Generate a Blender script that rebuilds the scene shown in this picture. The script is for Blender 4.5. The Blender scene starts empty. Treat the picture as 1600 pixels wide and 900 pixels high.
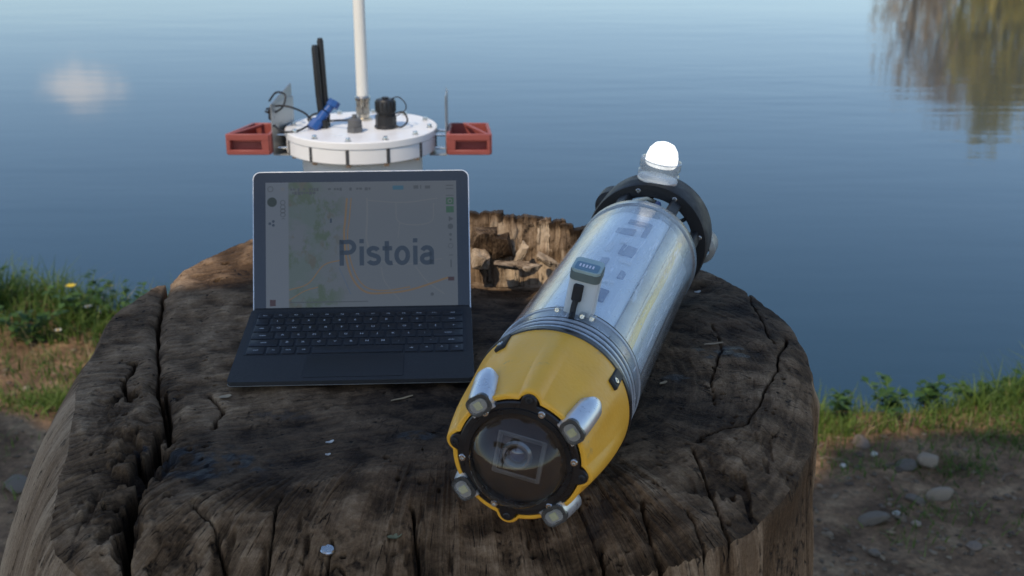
import bpy, math, random
import numpy as np
from mathutils import Vector, Matrix, Euler
random.seed(7)
S = bpy.context.scene
COL = S.collection
R = math.radians
# ---------------------------------------------------------------- camera, sky, sun, exposure
PITCH, CAMH, FPX = 19.5, 0.5, 1920.0          # stump top is z = 0, ground z = -0.9
cam = bpy.data.cameras.new('camera'); cam_o = bpy.data.objects.new('camera', cam); COL.objects.link(cam_o)
cam.sensor_width = 36.0; cam.lens = 36.0 * FPX / 1600.0
cam.clip_start = 0.05; cam.clip_end = 6000
cam_o.location = (0, 0, CAMH); cam_o.rotation_euler = (R(90 - PITCH), 0, 0)
cam.dof.use_dof = True; cam.dof.focus_distance = 1.12; cam.dof.aperture_fstop = 11.0
S.camera = cam_o
SUN_EL, SUN_AZ = 50.0, 210.0                   # azimuth clockwise from +Y
w = bpy.data.worlds.new('World'); S.world = w; w.use_nodes = True
nt = w.node_tree; nt.nodes.clear()
sky = nt.nodes.new('ShaderNodeTexSky'); sky.sky_type = 'NISHITA'; sky.sun_disc = False
sky.sun_elevation = R(SUN_EL); sky.sun_rotation = R(SUN_AZ); sky.air_density = 1.0; sky.dust_density = 0.4; sky.ozone_density = 1.3
bg = nt.nodes.new('ShaderNodeBackground'); bg.inputs[1].default_value = 0.15
wo = nt.nodes.new('ShaderNodeOutputWorld'); # one soft white cloud low over the far side of the lake
_t = nt.nodes.new('ShaderNodeTexCoord'); _az, _el = math.atan2(-672, 1912), R(9.7)
_c = (math.sin(_az) * math.cos(_el), math.cos(_az) * math.cos(_el), math.sin(_el))
_s = nt.nodes.new('ShaderNodeVectorMath'); _s.operation = 'SUBTRACT'; _s.inputs[1].default_value = _c; nt.links.new(_t.outputs['Generated'], _s.inputs[0])
_m = nt.nodes.new('ShaderNodeMapping'); _m.inputs['Rotation'].default_value = (0, 0, _az); _m.inputs['Scale'].default_value = (23, 23, 54); nt.links.new(_s.outputs[0], _m.inputs[0])
_l = nt.nodes.new('ShaderNodeVectorMath'); _l.operation = 'LENGTH'; nt.links.new(_m.outputs[0], _l.inputs[0])
_n = nt.nodes.new('ShaderNodeTexNoise'); _n.inputs['Scale'].default_value = 26; _n.inputs['Detail'].default_value = 7; _n.inputs['Roughness'].default_value = .6; nt.links.new(_t.outputs['Generated'], _n.inputs['Vector'])
_a = nt.nodes.new('ShaderNodeMath'); _a.operation = 'MULTIPLY_ADD'; _a.inputs[1].default_value = 1.9; nt.links.new(_n.outputs[0], _a.inputs[0]); nt.links.new(_l.outputs['Value'], _a.inputs[2])
_r = nt.nodes.new('ShaderNodeMapRange'); _r.interpolation_type = 'SMOOTHSTEP'; _r.inputs[1].default_value = 1.95; _r.inputs[2].default_value = 1.1; _r.inputs[3].default_value = 0; _r.inputs[4].default_value = .8; nt.links.new(_a.outputs[0], _r.inputs[0])
_x = nt.nodes.new('ShaderNodeMix'); _x.data_type = 'RGBA'; nt.links.new(_r.outputs[0], _x.inputs[0]); nt.links.new(sky.outputs[0], _x.inputs[6]); _x.inputs[7].default_value = (7.6, 7.3, 7.2, 1)
nt.links.new(_x.outputs[2], bg.inputs[0]); nt.links.new(bg.outputs[0], wo.inputs[0])
sd = Vector((math.sin(R(SUN_AZ)) * math.cos(R(SUN_EL)), math.cos(R(SUN_AZ)) * math.cos(R(SUN_EL)), math.sin(R(SUN_EL))))
sun = bpy.data.lights.new('sun', 'SUN'); sun.energy = 2.5; sun.angle = R(0.5); sun.color = (1.0, 0.84, 0.64)
sun_o = bpy.data.objects.new('sun', sun); COL.objects.link(sun_o)
sun_o.rotation_euler = sd.to_track_quat('Z', 'Y').to_euler(); sun_o.location = sd * 40
S.view_settings.view_transform = 'Standard'; S.view_settings.look = 'None'
S.view_settings.exposure = 0.35; S.view_settings.gamma = 1.0
S.cycles.max_bounces = 8; S.cycles.transparent_max_bounces = 16
S.cycles.caustics_reflective = False; S.cycles.caustics_refractive = False

# ---------------------------------------------------------------- helpers
def at(px, py, z=0.0):
    """world point on the horizontal plane z that the photograph shows at pixel px, py (used to survey positions)"""
    a = R(PITCH); xc = (px - 800) / FPX; yc = (py - 450) / FPX
    d = Vector((xc, math.cos(a) - yc * math.sin(a), -math.sin(a) - yc * math.cos(a)))
    t = (z - CAMH) / d.z
    return Vector((d.x * t, d.y * t, z))

def on_y(px, py, y):
    """point of the same sight line at depth y"""
    p = at(px, py, 0.0); k = y / p.y
    return Vector((p.x * k, y, CAMH + (0 - CAMH) * k))

def tag(o, label=None, cat=None, group=None, kind=None):
    if label: o['label'] = label
    if cat: o['category'] = cat
    if group: o['group'] = group
    if kind: o['kind'] = kind
    return o

def empty(name, loc=(0, 0, 0), rot=(0, 0, 0)):
    o = bpy.data.objects.new(name, None); COL.objects.link(o)
    o.location = loc; o.rotation_euler = rot; o.empty_display_size = 0.05
    return o

def link(name, me, parent=None):
    o = bpy.data.objects.new(name, me); COL.objects.link(o)
    if parent: o.parent = parent
    return o

def mesh_np(name, V, F, mat, parent=None, smooth=True, attrs=None, sharp=None):
    """fast mesh from numpy arrays; F is (n,4) or (n,3)"""
    V = np.asarray(V, np.float32); F = np.asarray(F, np.int32)
    me = bpy.data.meshes.new(name)
    me.vertices.add(len(V)); me.vertices.foreach_set('co', V.ravel())
    k = F.shape[1]
    me.loops.add(F.size); me.loops.foreach_set('vertex_index', F.ravel())
    me.polygons.add(len(F)); me.polygons.foreach_set('loop_start', np.arange(0, F.size, k, dtype=np.int32))
    me.update(calc_edges=True)
    me.polygons.foreach_set('use_smooth', np.full(len(F), smooth))
    for n, a in (attrs or {}).items():
        at_ = me.attributes.new(n, 'FLOAT', 'POINT'); at_.data.foreach_set('value', np.asarray(a, np.float32).ravel())
    me.materials.append(mat); me.update()
    if sharp: me.set_sharp_from_angle(angle=R(sharp))
    return link(name, me, parent)

def frame(d):
    d = Vector(d).normalized()
    a = Vector((0, 0, 1)) if abs(d.z) < 0.95 else Vector((1, 0, 0))
    u = a.cross(d).normalized(); v = d.cross(u)
    return d, u, v

class MB:
    """collects shapes, links them as ONE mesh object"""
    def __init__(s): s.v = []; s.f = []
    def add(s, vs, fs):
        b = len(s.v); s.v += [tuple(p) for p in vs]; s.f += [tuple(b + i for i in f) for f in fs]; return s
    def box(s, c, size, rot=None, bevel=0.0):
        x, y, z = [k / 2 for k in size]; M = rot if rot is not None else Matrix.Identity(3)
        c = Vector(c)
        if bevel <= 0:
            P = [c + M @ Vector((a * x, b * y, e * z)) for a in (-1, 1) for b in (-1, 1) for e in (-1, 1)]
            return s.add(P, [(0, 1, 3, 2), (4, 6, 7, 5), (0, 4, 5, 1), (2, 3, 7, 6), (0, 2, 6, 4), (1, 5, 7, 3)])
        b = min(bevel, x * .99, y * .99, z * .99)
        P = []; idx = {}
        for a in (-1, 1):
            for e in (-1, 1):
                for g in (-1, 1):
                    for k in range(3):
                        q = [x - b, y - b, z - b]; q[k] += b
                        idx[(a, e, g, k)] = len(P)
                        P.append(c + M @ Vector((a * q[0], e * q[1], g * q[2])))
        F = []
        I = idx
        for a in (-1, 1):
            o = [(a, -1, -1, 0), (a, 1, -1, 0), (a, 1, 1, 0), (a, -1, 1, 0)]; F.append([I[k] for k in (o if a > 0 else o[::-1])])
            o = [(-1, a, -1, 1), (-1, a, 1, 1), (1, a, 1, 1), (1, a, -1, 1)]; F.append([I[k] for k in (o if a > 0 else o[::-1])])
            o = [(-1, -1, a, 2), (1, -1, a, 2), (1, 1, a, 2), (-1, 1, a, 2)]; F.append([I[k] for k in (o if a > 0 else o[::-1])])
        for a in (-1, 1):
            for e in (-1, 1):
                F.append([I[(a, e, -1, 0)], I[(a, e, 1, 0)], I[(a, e, 1, 1)], I[(a, e, -1, 1)]])
                F.append([I[(a, -1, e, 0)], I[(a, 1, e, 0)], I[(a, 1, e, 2)], I[(a, -1, e, 2)]])
                F.append([I[(-1, a, e, 1)], I[(1, a, e, 1)], I[(1, a, e, 2)], I[(-1, a, e, 2)]])
        for a in (-1, 1):
            for e in (-1, 1):
                for g in (-1, 1): F.append([I[(a, e, g, 0)], I[(a, e, g, 1)], I[(a, e, g, 2)]])
        return s.add(P, F)
    def cyl(s, p0, p1, r0, r1=None, n=20, caps=True):
        r1 = r0 if r1 is None else r1
        p0, p1 = Vector(p0), Vector(p1); d, u, v = frame(p1 - p0)
        P = []; F = []
        for p, r in ((p0, r0), (p1, r1)):
            for i in range(n):
                a = 2 * math.pi * i / n; P.append(p + u * (r * math.cos(a)) + v * (r * math.sin(a)))
        for i in range(n):
            j = (i + 1) % n; F.append((i, j, n + j, n + i))
        if caps: F.append(tuple(range(n))[::-1]); F.append(tuple(range(n, 2 * n)))
        return s.add(P, F)
    def lathe(s, prof, o=(0, 0, 0), axis=(0, 0, 1), n=32, closed=False):
        """prof: (r, h) pairs along axis"""
        o = Vector(o); d, u, v = frame(axis); P = []; F = []; m = len(prof)
        for r, h in prof:
            for i in range(n):
                a = 2 * math.pi * i / n; P.append(o + d * h + u * (r * math.cos(a)) + v * (r * math.sin(a)))
        for k in range(m if closed else m - 1):
            k2 = (k + 1) % m
            for i in range(n):
                j = (i + 1) % n; F.append((k * n + i, k * n + j, k2 * n + j, k2 * n + i))
        if not closed:
            if prof[0][0] > 1e-6: F.append(tuple(range(n))[::-1])
            if prof[-1][0] > 1e-6: F.append(tuple(range((m - 1) * n, m * n)))
        return s.add(P, F)
    def tube(s, pts, r, n=8):
        pts = [Vector(p) for p in pts]; P = []; F = []; m = len(pts)
        rr = r if isinstance(r, (list, tuple)) else [r] * m
        pu = None
        for k, p in enumerate(pts):
            d = (pts[min(k + 1, m - 1)] - pts[max(k - 1, 0)]).normalized()
            if pu is None: _, pu, _ = frame(d)
            u = (pu - d * pu.dot(d)).normalized(); v = d.cross(u); pu = u
            for i in range(n):
                a = 2 * math.pi * i / n; P.append(p + u * (rr[k] * math.cos(a)) + v * (rr[k] * math.sin(a)))
        for k in range(m - 1):
            for i in range(n):
                j = (i + 1) % n; F.append((k * n + i, k * n + j, k * n + n + j, k * n + n + i))
        F.append(tuple(range(n))[::-1]); F.append(tuple(range((m - 1) * n, m * n)))
        return s.add(P, F)
    def prism(s, poly, z0, z1, M=None):
        """poly in local XY, extruded z0..z1"""
        M = M or Matrix.Identity(4); n = len(poly)
        P = [M @ Vector((x, y, z)) for z in (z0, z1) for x, y in poly]
        F = [tuple(range(n))[::-1], tuple(range(n, 2 * n))]
        for i in range(n):
            j = (i + 1) % n; F.append((i, j, n + j, n + i))
        return s.add(P, F)
    def build(s, name, mat, parent=None, sharp=35):
        me = bpy.data.meshes.new(name); me.from_pydata(s.v, [], s.f); me.update()
        import bmesh
        bm = bmesh.new(); bm.from_mesh(me); bmesh.ops.recalc_face_normals(bm, faces=bm.faces); bm.to_mesh(me); bm.free()
        me.polygons.foreach_set('use_smooth', np.full(len(me.polygons), True)); me.update()
        if sharp: me.set_sharp_from_angle(angle=R(sharp))
        me.materials.append(mat)
        return link(name, me, parent)

def rrect(w, h, r, n=5):
    out = []
    for cx, cy, a0 in ((w / 2 - r, h / 2 - r, 0), (-w / 2 + r, h / 2 - r, 90), (-w / 2 + r, -h / 2 + r, 180), (w / 2 - r, -h / 2 + r, 270)):
        for k in range(n + 1):
            a = R(a0 + 90 * k / n); out.append((cx + r * math.cos(a), cy + r * math.sin(a)))
    return out

def bez(P, n=24):
    """Catmull-Rom through the points"""
    P = [Vector(p) for p in P]; P = [P[0] * 2 - P[1]] + P + [P[-1] * 2 - P[-2]]; out = []
    for i in range(1, len(P) - 2):
        for k in range(n):
            t = k / n
            out.append(0.5 * ((2 * P[i]) + (P[i + 1] - P[i - 1]) * t + (2 * P[i - 1] - 5 * P[i] + 4 * P[i + 1] - P[i + 2]) * t * t + (3 * P[i] - P[i - 1] - 3 * P[i + 1] + P[i + 2]) * t ** 3))
    out.append(P[-2]); return out

def text_mesh(body, size, offset=0.0, align='LEFT'):
    cu = bpy.data.curves.new('lettering', 'FONT'); cu.body = body; cu.size = size; cu.offset = offset; cu.align_x = align
    cu.resolution_u = 6
    o = bpy.data.objects.new('lettering', cu); COL.objects.link(o)
    dg = bpy.context.evaluated_depsgraph_get(); dg.update()
    me = bpy.data.meshes.new_from_object(o.evaluated_get(dg))
    bpy.data.objects.remove(o); return me

def copy_tree(o, parent=None):
    c = o.copy(); COL.objects.link(c)
    if parent: c.parent = parent
    for ch in [k for k in COL.objects if k.parent == o and k != c]: copy_tree(ch, c)
    return c

# numpy noise -----------------------------------------------------------------
def _hash(ix, iy, iz, seed):
    h = (ix.astype(np.uint32) * np.uint32(374761393) + iy.astype(np.uint32) * np.uint32(668265263) + iz.astype(np.uint32) * np.uint32(2147483647) + np.uint32(seed * 974711 & 0xffffffff))
    h = (h ^ (h >> np.uint32(13))) * np.uint32(1274126177); h = h ^ (h >> np.uint32(16))
    return (h & np.uint32(0xffffff)).astype(np.float32) / np.float32(0xffffff)
def vnoise(x, y, z, seed=0):
    x, y, z = np.broadcast_arrays(np.asarray(x, np.float32), np.asarray(y, np.float32), np.asarray(z, np.float32))
    fx, fy, fz = np.floor(x), np.floor(y), np.floor(z)
    ix, iy, iz = fx.astype(np.int32), fy.astype(np.int32), fz.astype(np.int32)
    u, v, t = x - fx, y - fy, z - fz
    u = u * u * (3 - 2 * u); v = v * v * (3 - 2 * v); t = t * t * (3 - 2 * t)
    def c(a, b, e): return _hash(ix + a, iy + b, iz + e, seed)
    l = lambda a, b, k: a + (b - a) * k
    return l(l(l(c(0, 0, 0), c(1, 0, 0), u), l(c(0, 1, 0), c(1, 1, 0), u), v), l(l(c(0, 0, 1), c(1, 0, 1), u), l(c(0, 1, 1), c(1, 1, 1), u), v), t) * 2 - 1
def fbm(x, y, z, o=4, seed=0, g=0.5):
    r = 0; a = 1.0; n = 0
    for k in range(o):
        r = r + a * vnoise(x * 2 ** k, y * 2 ** k, z * 2 ** k, seed + k); n += a; a *= g
    return r / n
def sstep(a, b, x):
    t = np.clip((x - a) / (b - a), 0, 1); return t * t * (3 - 2 * t)

# materials ---------------------------------------------------------------------
def mat(name, color=(.5, .5, .5), rough=.5, metal=0.0, spec=.5, noise=None, bump=None, emit=None, coat=0.0, wear=None):
    """principled; noise=(scale, amount) varies the colour, bump=(scale, strength), wear=(scale, colour, threshold) adds patches"""
    m = bpy.data.materials.new(name); m.use_nodes = True; n = m.node_tree.nodes; L = m.node_tree.links
    b = n['Principled BSDF']; b.inputs['Base Color'].default_value = (*color, 1); b.inputs['Roughness'].default_value = rough
    b.inputs['Metallic'].default_value = metal; b.inputs['Specular IOR Level'].default_value = spec; b.inputs['Coat Weight'].default_value = coat
    tc = n.new('ShaderNodeTexCoord'); out = None
    if noise:
        t = n.new('ShaderNodeTexNoise'); t.inputs['Scale'].default_value = noise[0]; t.inputs['Detail'].default_value = 6; t.inputs['Roughness'].default_value = .65
        L.new(tc.outputs['Object'], t.inputs['Vector'])
        mx = n.new('ShaderNodeMix'); mx.data_type = 'RGBA'
        k = noise[1]
        mx.inputs[6].default_value = (*[c * (1 - k) for c in color], 1); mx.inputs[7].default_value = (*[min(1, c * (1 + k)) for c in color], 1)
        L.new(t.outputs[0], mx.inputs[0]); out = mx.outputs[2]
        mr = n.new('ShaderNodeMapRange'); mr.inputs[1].default_value = .3; mr.inputs[2].default_value = .7
        mr.inputs[3].default_value = max(.02, rough - .12); mr.inputs[4].default_value = min(1, rough + .12)
        L.new(t.outputs[0], mr.inputs[0]); L.new(mr.outputs[0], b.inputs['Roughness'])
    if wear:
        t2 = n.new('ShaderNodeTexNoise'); t2.inputs['Scale'].default_value = wear[0]; t2.inputs['Detail'].default_value = 8; t2.inputs['Roughness'].default_value = .7
        L.new(tc.outputs['Object'], t2.inputs['Vector'])
        mr2 = n.new('ShaderNodeMapRange'); mr2.inputs[1].default_value = wear[2]; mr2.inputs[2].default_value = wear[2] + .08
        L.new(t2.outputs[0], mr2.inputs[0])
        mx2 = n.new('ShaderNodeMix'); mx2.data_type = 'RGBA'; L.new(mr2.outputs[0], mx2.inputs[0])
        if out: L.new(out, mx2.inputs[6])
        else: mx2.inputs[6].default_value = (*color, 1)
        mx2.inputs[7].default_value = (*wear[1], 1); out = mx2.outputs[2]
    if out: L.new(out, b.inputs['Base Color'])
    if bump:
        t3 = n.new('ShaderNodeTexNoise'); t3.inputs['Scale'].default_value = bump[0]; t3.inputs['Detail'].default_value = 5
        L.new(tc.outputs['Object'], t3.inputs['Vector'])
        bp = n.new('ShaderNodeBump'); bp.inputs['Strength'].default_value = bump[1]; bp.inputs['Distance'].default_value = .002
        L.new(t3.outputs[0], bp.inputs['Height']); L.new(bp.outputs[0], b.inputs['Normal'])
    if emit:
        b.inputs['Emission Color'].default_value = (*emit[0], 1); b.inputs['Emission Strength'].default_value = emit[1]
    return m

def clear_mat(name, tint, ior=1.45, rough=.02, haze=0.0, hazecol=(.8, .8, .8)):
    """thin clear plastic: fresnel gloss over a tinted see-through, with a little milky haze"""
    m = bpy.data.materials.new(name); m.use_nodes = True; n = m.node_tree.nodes; L = m.node_tree.links; n.clear()
    o = n.new('ShaderNodeOutputMaterial'); tr = n.new('ShaderNodeBsdfTransparent'); tr.inputs[0].default_value = (*tint, 1)
    gl = n.new('ShaderNodeBsdfGlossy'); gl.inputs['Roughness'].default_value = rough
    lw = n.new('ShaderNodeLayerWeight'); lw.inputs[0].default_value = .5; pw = n.new('ShaderNodeMath'); pw.operation = 'POWER'; pw.inputs[1].default_value = 5; L.new(lw.outputs['Facing'], pw.inputs[0])
    f0 = ((ior - 1) / (ior + 1)) ** 2; fr = n.new('ShaderNodeMath'); fr.operation = 'MULTIPLY_ADD'; fr.inputs[1].default_value = 1 - f0; fr.inputs[2].default_value = f0; L.new(pw.outputs[0], fr.inputs[0])
    mx = n.new('ShaderNodeMixShader'); L.new(fr.outputs[0], mx.inputs[0])
    src = tr.outputs[0]
    if haze > 0:
        df = n.new('ShaderNodeBsdfDiffuse'); df.inputs[0].default_value = (*hazecol, 1)
        t = n.new('ShaderNodeTexNoise'); t.inputs['Scale'].default_value = 40; t.inputs['Detail'].default_value = 8
        tc = n.new('ShaderNodeTexCoord'); mp = n.new('ShaderNodeMapping'); mp.inputs['Scale'].default_value = (1, .15, 1)
        L.new(tc.outputs['Object'], mp.inputs[0]); L.new(mp.outputs[0], t.inputs['Vector'])
        mr = n.new('ShaderNodeMapRange'); mr.inputs[1].default_value = .35; mr.inputs[2].default_value = .75; mr.inputs[3].default_value = haze * .3; mr.inputs[4].default_value = haze * 1.5
        L.new(t.outputs[0], mr.inputs[0])
        m2 = n.new('ShaderNodeMixShader'); L.new(mr.outputs[0], m2.inputs[0]); L.new(tr.outputs[0], m2.inputs[1]); L.new(df.outputs[0], m2.inputs[2]); src = m2.outputs[0]
    L.new(src, mx.inputs[1]); L.new(gl.outputs[0], mx.inputs[2]); L.new(mx.outputs[0], o.inputs[0])
    return m
# ================================================================ LAND AND WATER
GZ, WZ = -0.9, -1.06
BK = [(-60, 6.0), (-6, 5.0), (-3.2, 4.3), (-2.0, 3.95), (-1.2, 3.72), (-.5, 3.5), (.3, 3.0), (.75, 2.90), (1.1, 2.98), (1.35, 3.08), (1.6, 3.18), (2.2, 3.4), (4, 3.6), (8, 3.4), (60, 5.0)]
BX, BY = np.array([b[0] for b in BK]), np.array([b[1] for b in BK])
def ground_z(x, y):
    x = np.asarray(x, float); y = np.asarray(y, float)
    yb = np.interp(x, BX, BY) + .06 * fbm(x * 2.3, 0 * x, 0 * x + 3, 3, 11)
    d = y - yb
    z = GZ + .05 * fbm(x * .9, y * .9, 0 * x, 4, 5) + .018 * fbm(x * 7, y * 7, 0 * x, 4, 9) * (np.abs(x) < 6) + .03 * sstep(-.5, -.05, d)
    bed = -2.6
    z = z + (bed - z) * sstep(-.05, .75, d)
    far = sstep(95, 125, y + .15 * np.abs(x))
    return z + (-.2 + .003 * np.abs(y - 110) - z) * far
xs = np.concatenate([-np.geomspace(900, 2.8, 40), np.arange(-2.75, 2.76, .022), np.geomspace(2.8, 900, 40)])
ys = np.concatenate([-np.geomspace(900, .9, 34), np.arange(-.8, 1.7, .1), np.arange(1.7, 4.4, .022), np.geomspace(4.5, 1500, 60)])
X, Y = np.meshgrid(xs, ys); Z = ground_z(X, Y)
ny, nx = X.shape
V = np.stack([X.ravel(), Y.ravel(), Z.ravel()], 1)
i = np.arange((ny - 1) * (nx - 1)); r_, c_ = i // (nx - 1), i % (nx - 1); q = r_ * nx + c_
def soil_mat():
    m = bpy.data.materials.new('bare_soil'); m.use_nodes = True; n = m.node_tree.nodes; L = m.node_tree.links; b = n['Principled BSDF']
    tc = n.new('ShaderNodeTexCoord')
    def N(s, d=8, r=.65):
        t = n.new('ShaderNodeTexNoise'); t.inputs['Scale'].default_value = s; t.inputs['Detail'].default_value = d; t.inputs['Roughness'].default_value = r
        L.new(tc.outputs['Object'], t.inputs['Vector']); return t.outputs[0]
    cr = n.new('ShaderNodeValToRGB'); e = cr.color_ramp.elements
    e[0].position = .32; e[0].color = (.10, .062, .036, 1); e[1].position = .72; e[1].color = (.46, .32, .185, 1)
    k = e.new(.52); k.color = (.26, .165, .095, 1)
    L.new(N(9), cr.inputs[0])
    mx = n.new('ShaderNodeMix'); mx.data_type = 'RGBA'; mx.blend_type = 'MULTIPLY'; mx.inputs[0].default_value = .8
    cr2 = n.new('ShaderNodeValToRGB'); cr2.color_ramp.elements[0].position = .3; cr2.color_ramp.elements[0].color = (.35, .35, .36, 1); cr2.color_ramp.elements[1].position = .65; cr2.color_ramp.elements[1].color = (1.15, 1.1, 1.05, 1)
    L.new(N(70, 6, .7), cr2.inputs[0]); L.new(cr.outputs[0], mx.inputs[6]); L.new(cr2.outputs[0], mx.inputs[7]); L.new(mx.outputs[2], b.inputs['Base Color'])
    b.inputs['Roughness'].default_value = .95; b.inputs['Specular IOR Level'].default_value = .2
    bp = n.new('ShaderNodeBump'); bp.inputs['Strength'].default_value = .9; bp.inputs['Distance'].default_value = .012; L.new(N(60, 10, .7), bp.inputs['Height']); L.new(bp.outputs[0], b.inputs['Normal'])
    return m
g = mesh_np('ground', V, np.stack([q, q + 1, q + nx + 1, q + nx], 1), soil_mat()); tag(g, 'bare brown earth bank around the stump running down to the lake', kind='structure')

# ---- water: one flat sheet with fine ripples in the normal
def water_mat():
    m = bpy.data.materials.new('lake_water'); m.use_nodes = True; n = m.node_tree.nodes; L = m.node_tree.links; b = n['Principled BSDF']
    b.inputs['Base Color'].default_value = (.014, .042, .064, 1); b.inputs['Roughness'].default_value = .045; b.inputs['IOR'].default_value = 1.335
    tc = n.new('ShaderNodeTexCoord')
    def N(sx, sy, s, d, rot=0.0, rg=.5):
        mp = n.new('ShaderNodeMapping'); mp.inputs['Scale'].default_value = (sx, sy, 1); mp.inputs['Rotation'].default_value = (0, 0, R(rot)); L.new(tc.outputs['Object'], mp.inputs[0])
        t = n.new('ShaderNodeTexNoise'); t.inputs['Scale'].default_value = s; t.inputs['Detail'].default_value = d; t.inputs['Roughness'].default_value = rg; L.new(mp.outputs[0], t.inputs['Vector']); return t.outputs[0]
    a = N(.35, 1.3, 5.0, 3, 6); c = N(.22, 1.0, 1.3, 3, -5); e = N(.6, 1.2, 17, 2, 12)
    def mul(o, k):
        q = n.new('ShaderNodeMath'); q.operation = 'MULTIPLY'; L.new(o, q.inputs[0]); q.inputs[1].default_value = k; return q.outputs[0]
    def add(o, p):
        q = n.new('ShaderNodeMath'); q.operation = 'ADD'; L.new(o, q.inputs[0]); L.new(p, q.inputs[1]); return q.outputs[0]
    def mulv(o, p):
        q = n.new('ShaderNodeMath'); q.operation = 'MULTIPLY'; L.new(o, q.inputs[0]); L.new(p, q.inputs[1]); return q.outputs[0]
    wm = n.new('ShaderNodeMapRange'); wm.inputs[1].default_value = .35; wm.inputs[2].default_value = .65; wm.inputs[3].default_value = .25; wm.inputs[4].default_value = 1.15; L.new(N(.5, 1.0, .22, 2, 15), wm.inputs[0]); wind = wm.outputs[0]
    h = mulv(add(add(mul(a, .0032), mul(c, .008)), mul(e, .0004)), wind)
    bp = n.new('ShaderNodeBump'); bp.inputs['Strength'].default_value = .42; bp.inputs['Distance'].default_value = 1.0
    L.new(h, bp.inputs['Height']); L.new(bp.outputs[0], b.inputs['Normal'])
    return m
wx = np.array([-1200., 1200.]); 
V = np.array([[-1200, 2.2, WZ], [1200, 2.2, WZ], [1200, 1500, WZ], [-1200, 1500, WZ]])
wt = mesh_np('water', V, np.array([[0, 1, 2, 3]]), water_mat(), smooth=False); tag(wt, 'calm blue lake with fine ripples', kind='structure')
# ================================================================ TREE STUMP
PC = (-.06, 1.20)
outl = [(1110, 410, 0), (1180, 460, -.005), (1240, 512, -.010), (1262, 560, -.015), (1264, 640, -.02), (1228, 770, -.022), (1120, 855, -.022), (900, 905, -.05), (500, 915, -.055), (200, 905, -.035), (66, 900, -.02), (85, 810, -.012), (110, 700, -.004), (118, 640, 0), (158, 540, 0), (172, 488, .004), (240, 447, .010), (300, 412, .016), (390, 367, .03)]
pts = [(*at(a, b, z).to_2d(), z) for a, b, z in outl] + [(-.20, 1.575, .045), (-.06, 1.595, .052), (.06, 1.585, .046), (.16, 1.555, .032)]
pts = np.array([(math.atan2(y - PC[1], x - PC[0]) % (2 * math.pi), math.hypot(x - PC[0], y - PC[1]), z) for x, y, z in pts])
pts = pts[np.argsort(pts[:, 0])]
def per(th, col):
    a = np.concatenate([pts[:, 0] - 2 * np.pi, pts[:, 0], pts[:, 0] + 2 * np.pi]); v = np.tile(pts[:, col], 3)
    # smoothed periodic interpolation
    return (np.interp(th, a, v) + np.interp(th - .05, a, v) + np.interp(th + .05, a, v) + np.interp(th - .1, a, v) * .5 + np.interp(th + .1, a, v) * .5) / 4
# angular samples, dense on the sides that face the camera
den = lambda t: 1 + 1.2 * (np.sin(t) < .25) + .5 * (np.sin(t) > .6)
tt = np.linspace(0, 2 * np.pi, 8000); cum = np.cumsum(den(tt)); cum = (cum - cum[0]) / (cum[-1] - cum[0])
NT = 1750
TH = np.interp(np.arange(NT) / NT, cum, tt)
SS = np.concatenate([np.linspace(.02, .80, 190, endpoint=False), np.linspace(.80, .965, 105, endpoint=False), np.linspace(.965, 1, 22)])
NS = len(SS)
th = TH[None, :]; s = SS[:, None]
Rt = per(TH, 1)[None, :] * (1 + .008 * fbm(np.cos(th) * 9, np.sin(th) * 9, th * 0, 4, 21))
EZ = per(TH, 2)[None, :]
r = s * Rt; x = PC[0] + r * np.cos(th); y = PC[1] + r * np.sin(th); d = (1 - s) * Rt
sn, cs = np.sin(th), np.cos(th)
backw = np.exp(-(((th - 1.28) / .62) ** 4))            # broken wall sector
front = sstep(.2, .9, -sn)
bev = .035 + .075 * front
z = np.zeros_like(x)
# edge lift / drop
lift = np.where(EZ > 0, EZ * sstep(.16, .02, d), EZ * (np.clip((bev - d) / bev, 0, 1) ** 1.7))
wn = .012 * fbm(x * 30, y * 30, 0 * x, 3, 33)
wall = sstep(.050 + wn, .020 + wn, d)
lift_b = (EZ - .016) * wall - .034 * (1 - wall) * sstep(.34, .10, d)
z = lift * (1 - backw) + lift_b * backw
xx, yy = x + 0 * z, y + 0 * z
z = z + .006 * fbm(xx * 5, yy * 5, 0 * xx, 3, 41) * sstep(.0, .08, d) - .004
# keep the bearing area under laptop and vehicle level
z = z + .005 * fbm(xx * 9, yy * 9, 0 * xx + 5, 3, 43) * front * sstep(.14, .05, d)
# rim blocks
blk = np.floor(vnoise(xx * 38, yy * 20, z * 22, 51) * 3) / 3
z = z + .006 * blk * backw * sstep(.09, .05, d) * (1 - .6 * sstep(.03, .0, d))
# growth rings and saw streaks
pr = np.hypot(xx + .02, yy - 1.16); pa = np.arctan2(yy - 1.16, xx + .02)
warp = .02 * fbm(xx * 6, yy * 6, 0 * xx, 3, 61)
ring = vnoise((pr + warp) * 230, pa * 7, 0 * pr, 62) * .6 + vnoise((pr + warp) * 480, pa * 12, 0 * pr, 63) * .4
saw = vnoise((xx * .3 - yy) * 330, (xx + yy * .3) * 16, 0 * pr, 64)
lef = sstep(.05, -.2, xx)
grain = ring * (1 - .6 * lef) + saw * .6 * lef
rough_n = fbm(xx * 45, yy * 45, 0 * xx, 4, 65)
patch = fbm(xx * 7, yy * 7, 0 * xx + 2, 4, 66)
z = z + .0007 * grain + .0026 * rough_n * (1 + .6 * patch)
# radial fibre lines on the rounded front edge
al = th * Rt
fib = vnoise(al * 260, (d + .02) * 9, 0 * al, 71) * .6 + vnoise(al * 110, (d + .02) * 7, 0 * al, 72)
fw = front * sstep(.17, .06, d + .03 * patch)
z = z + .0028 * fib * fw
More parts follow.
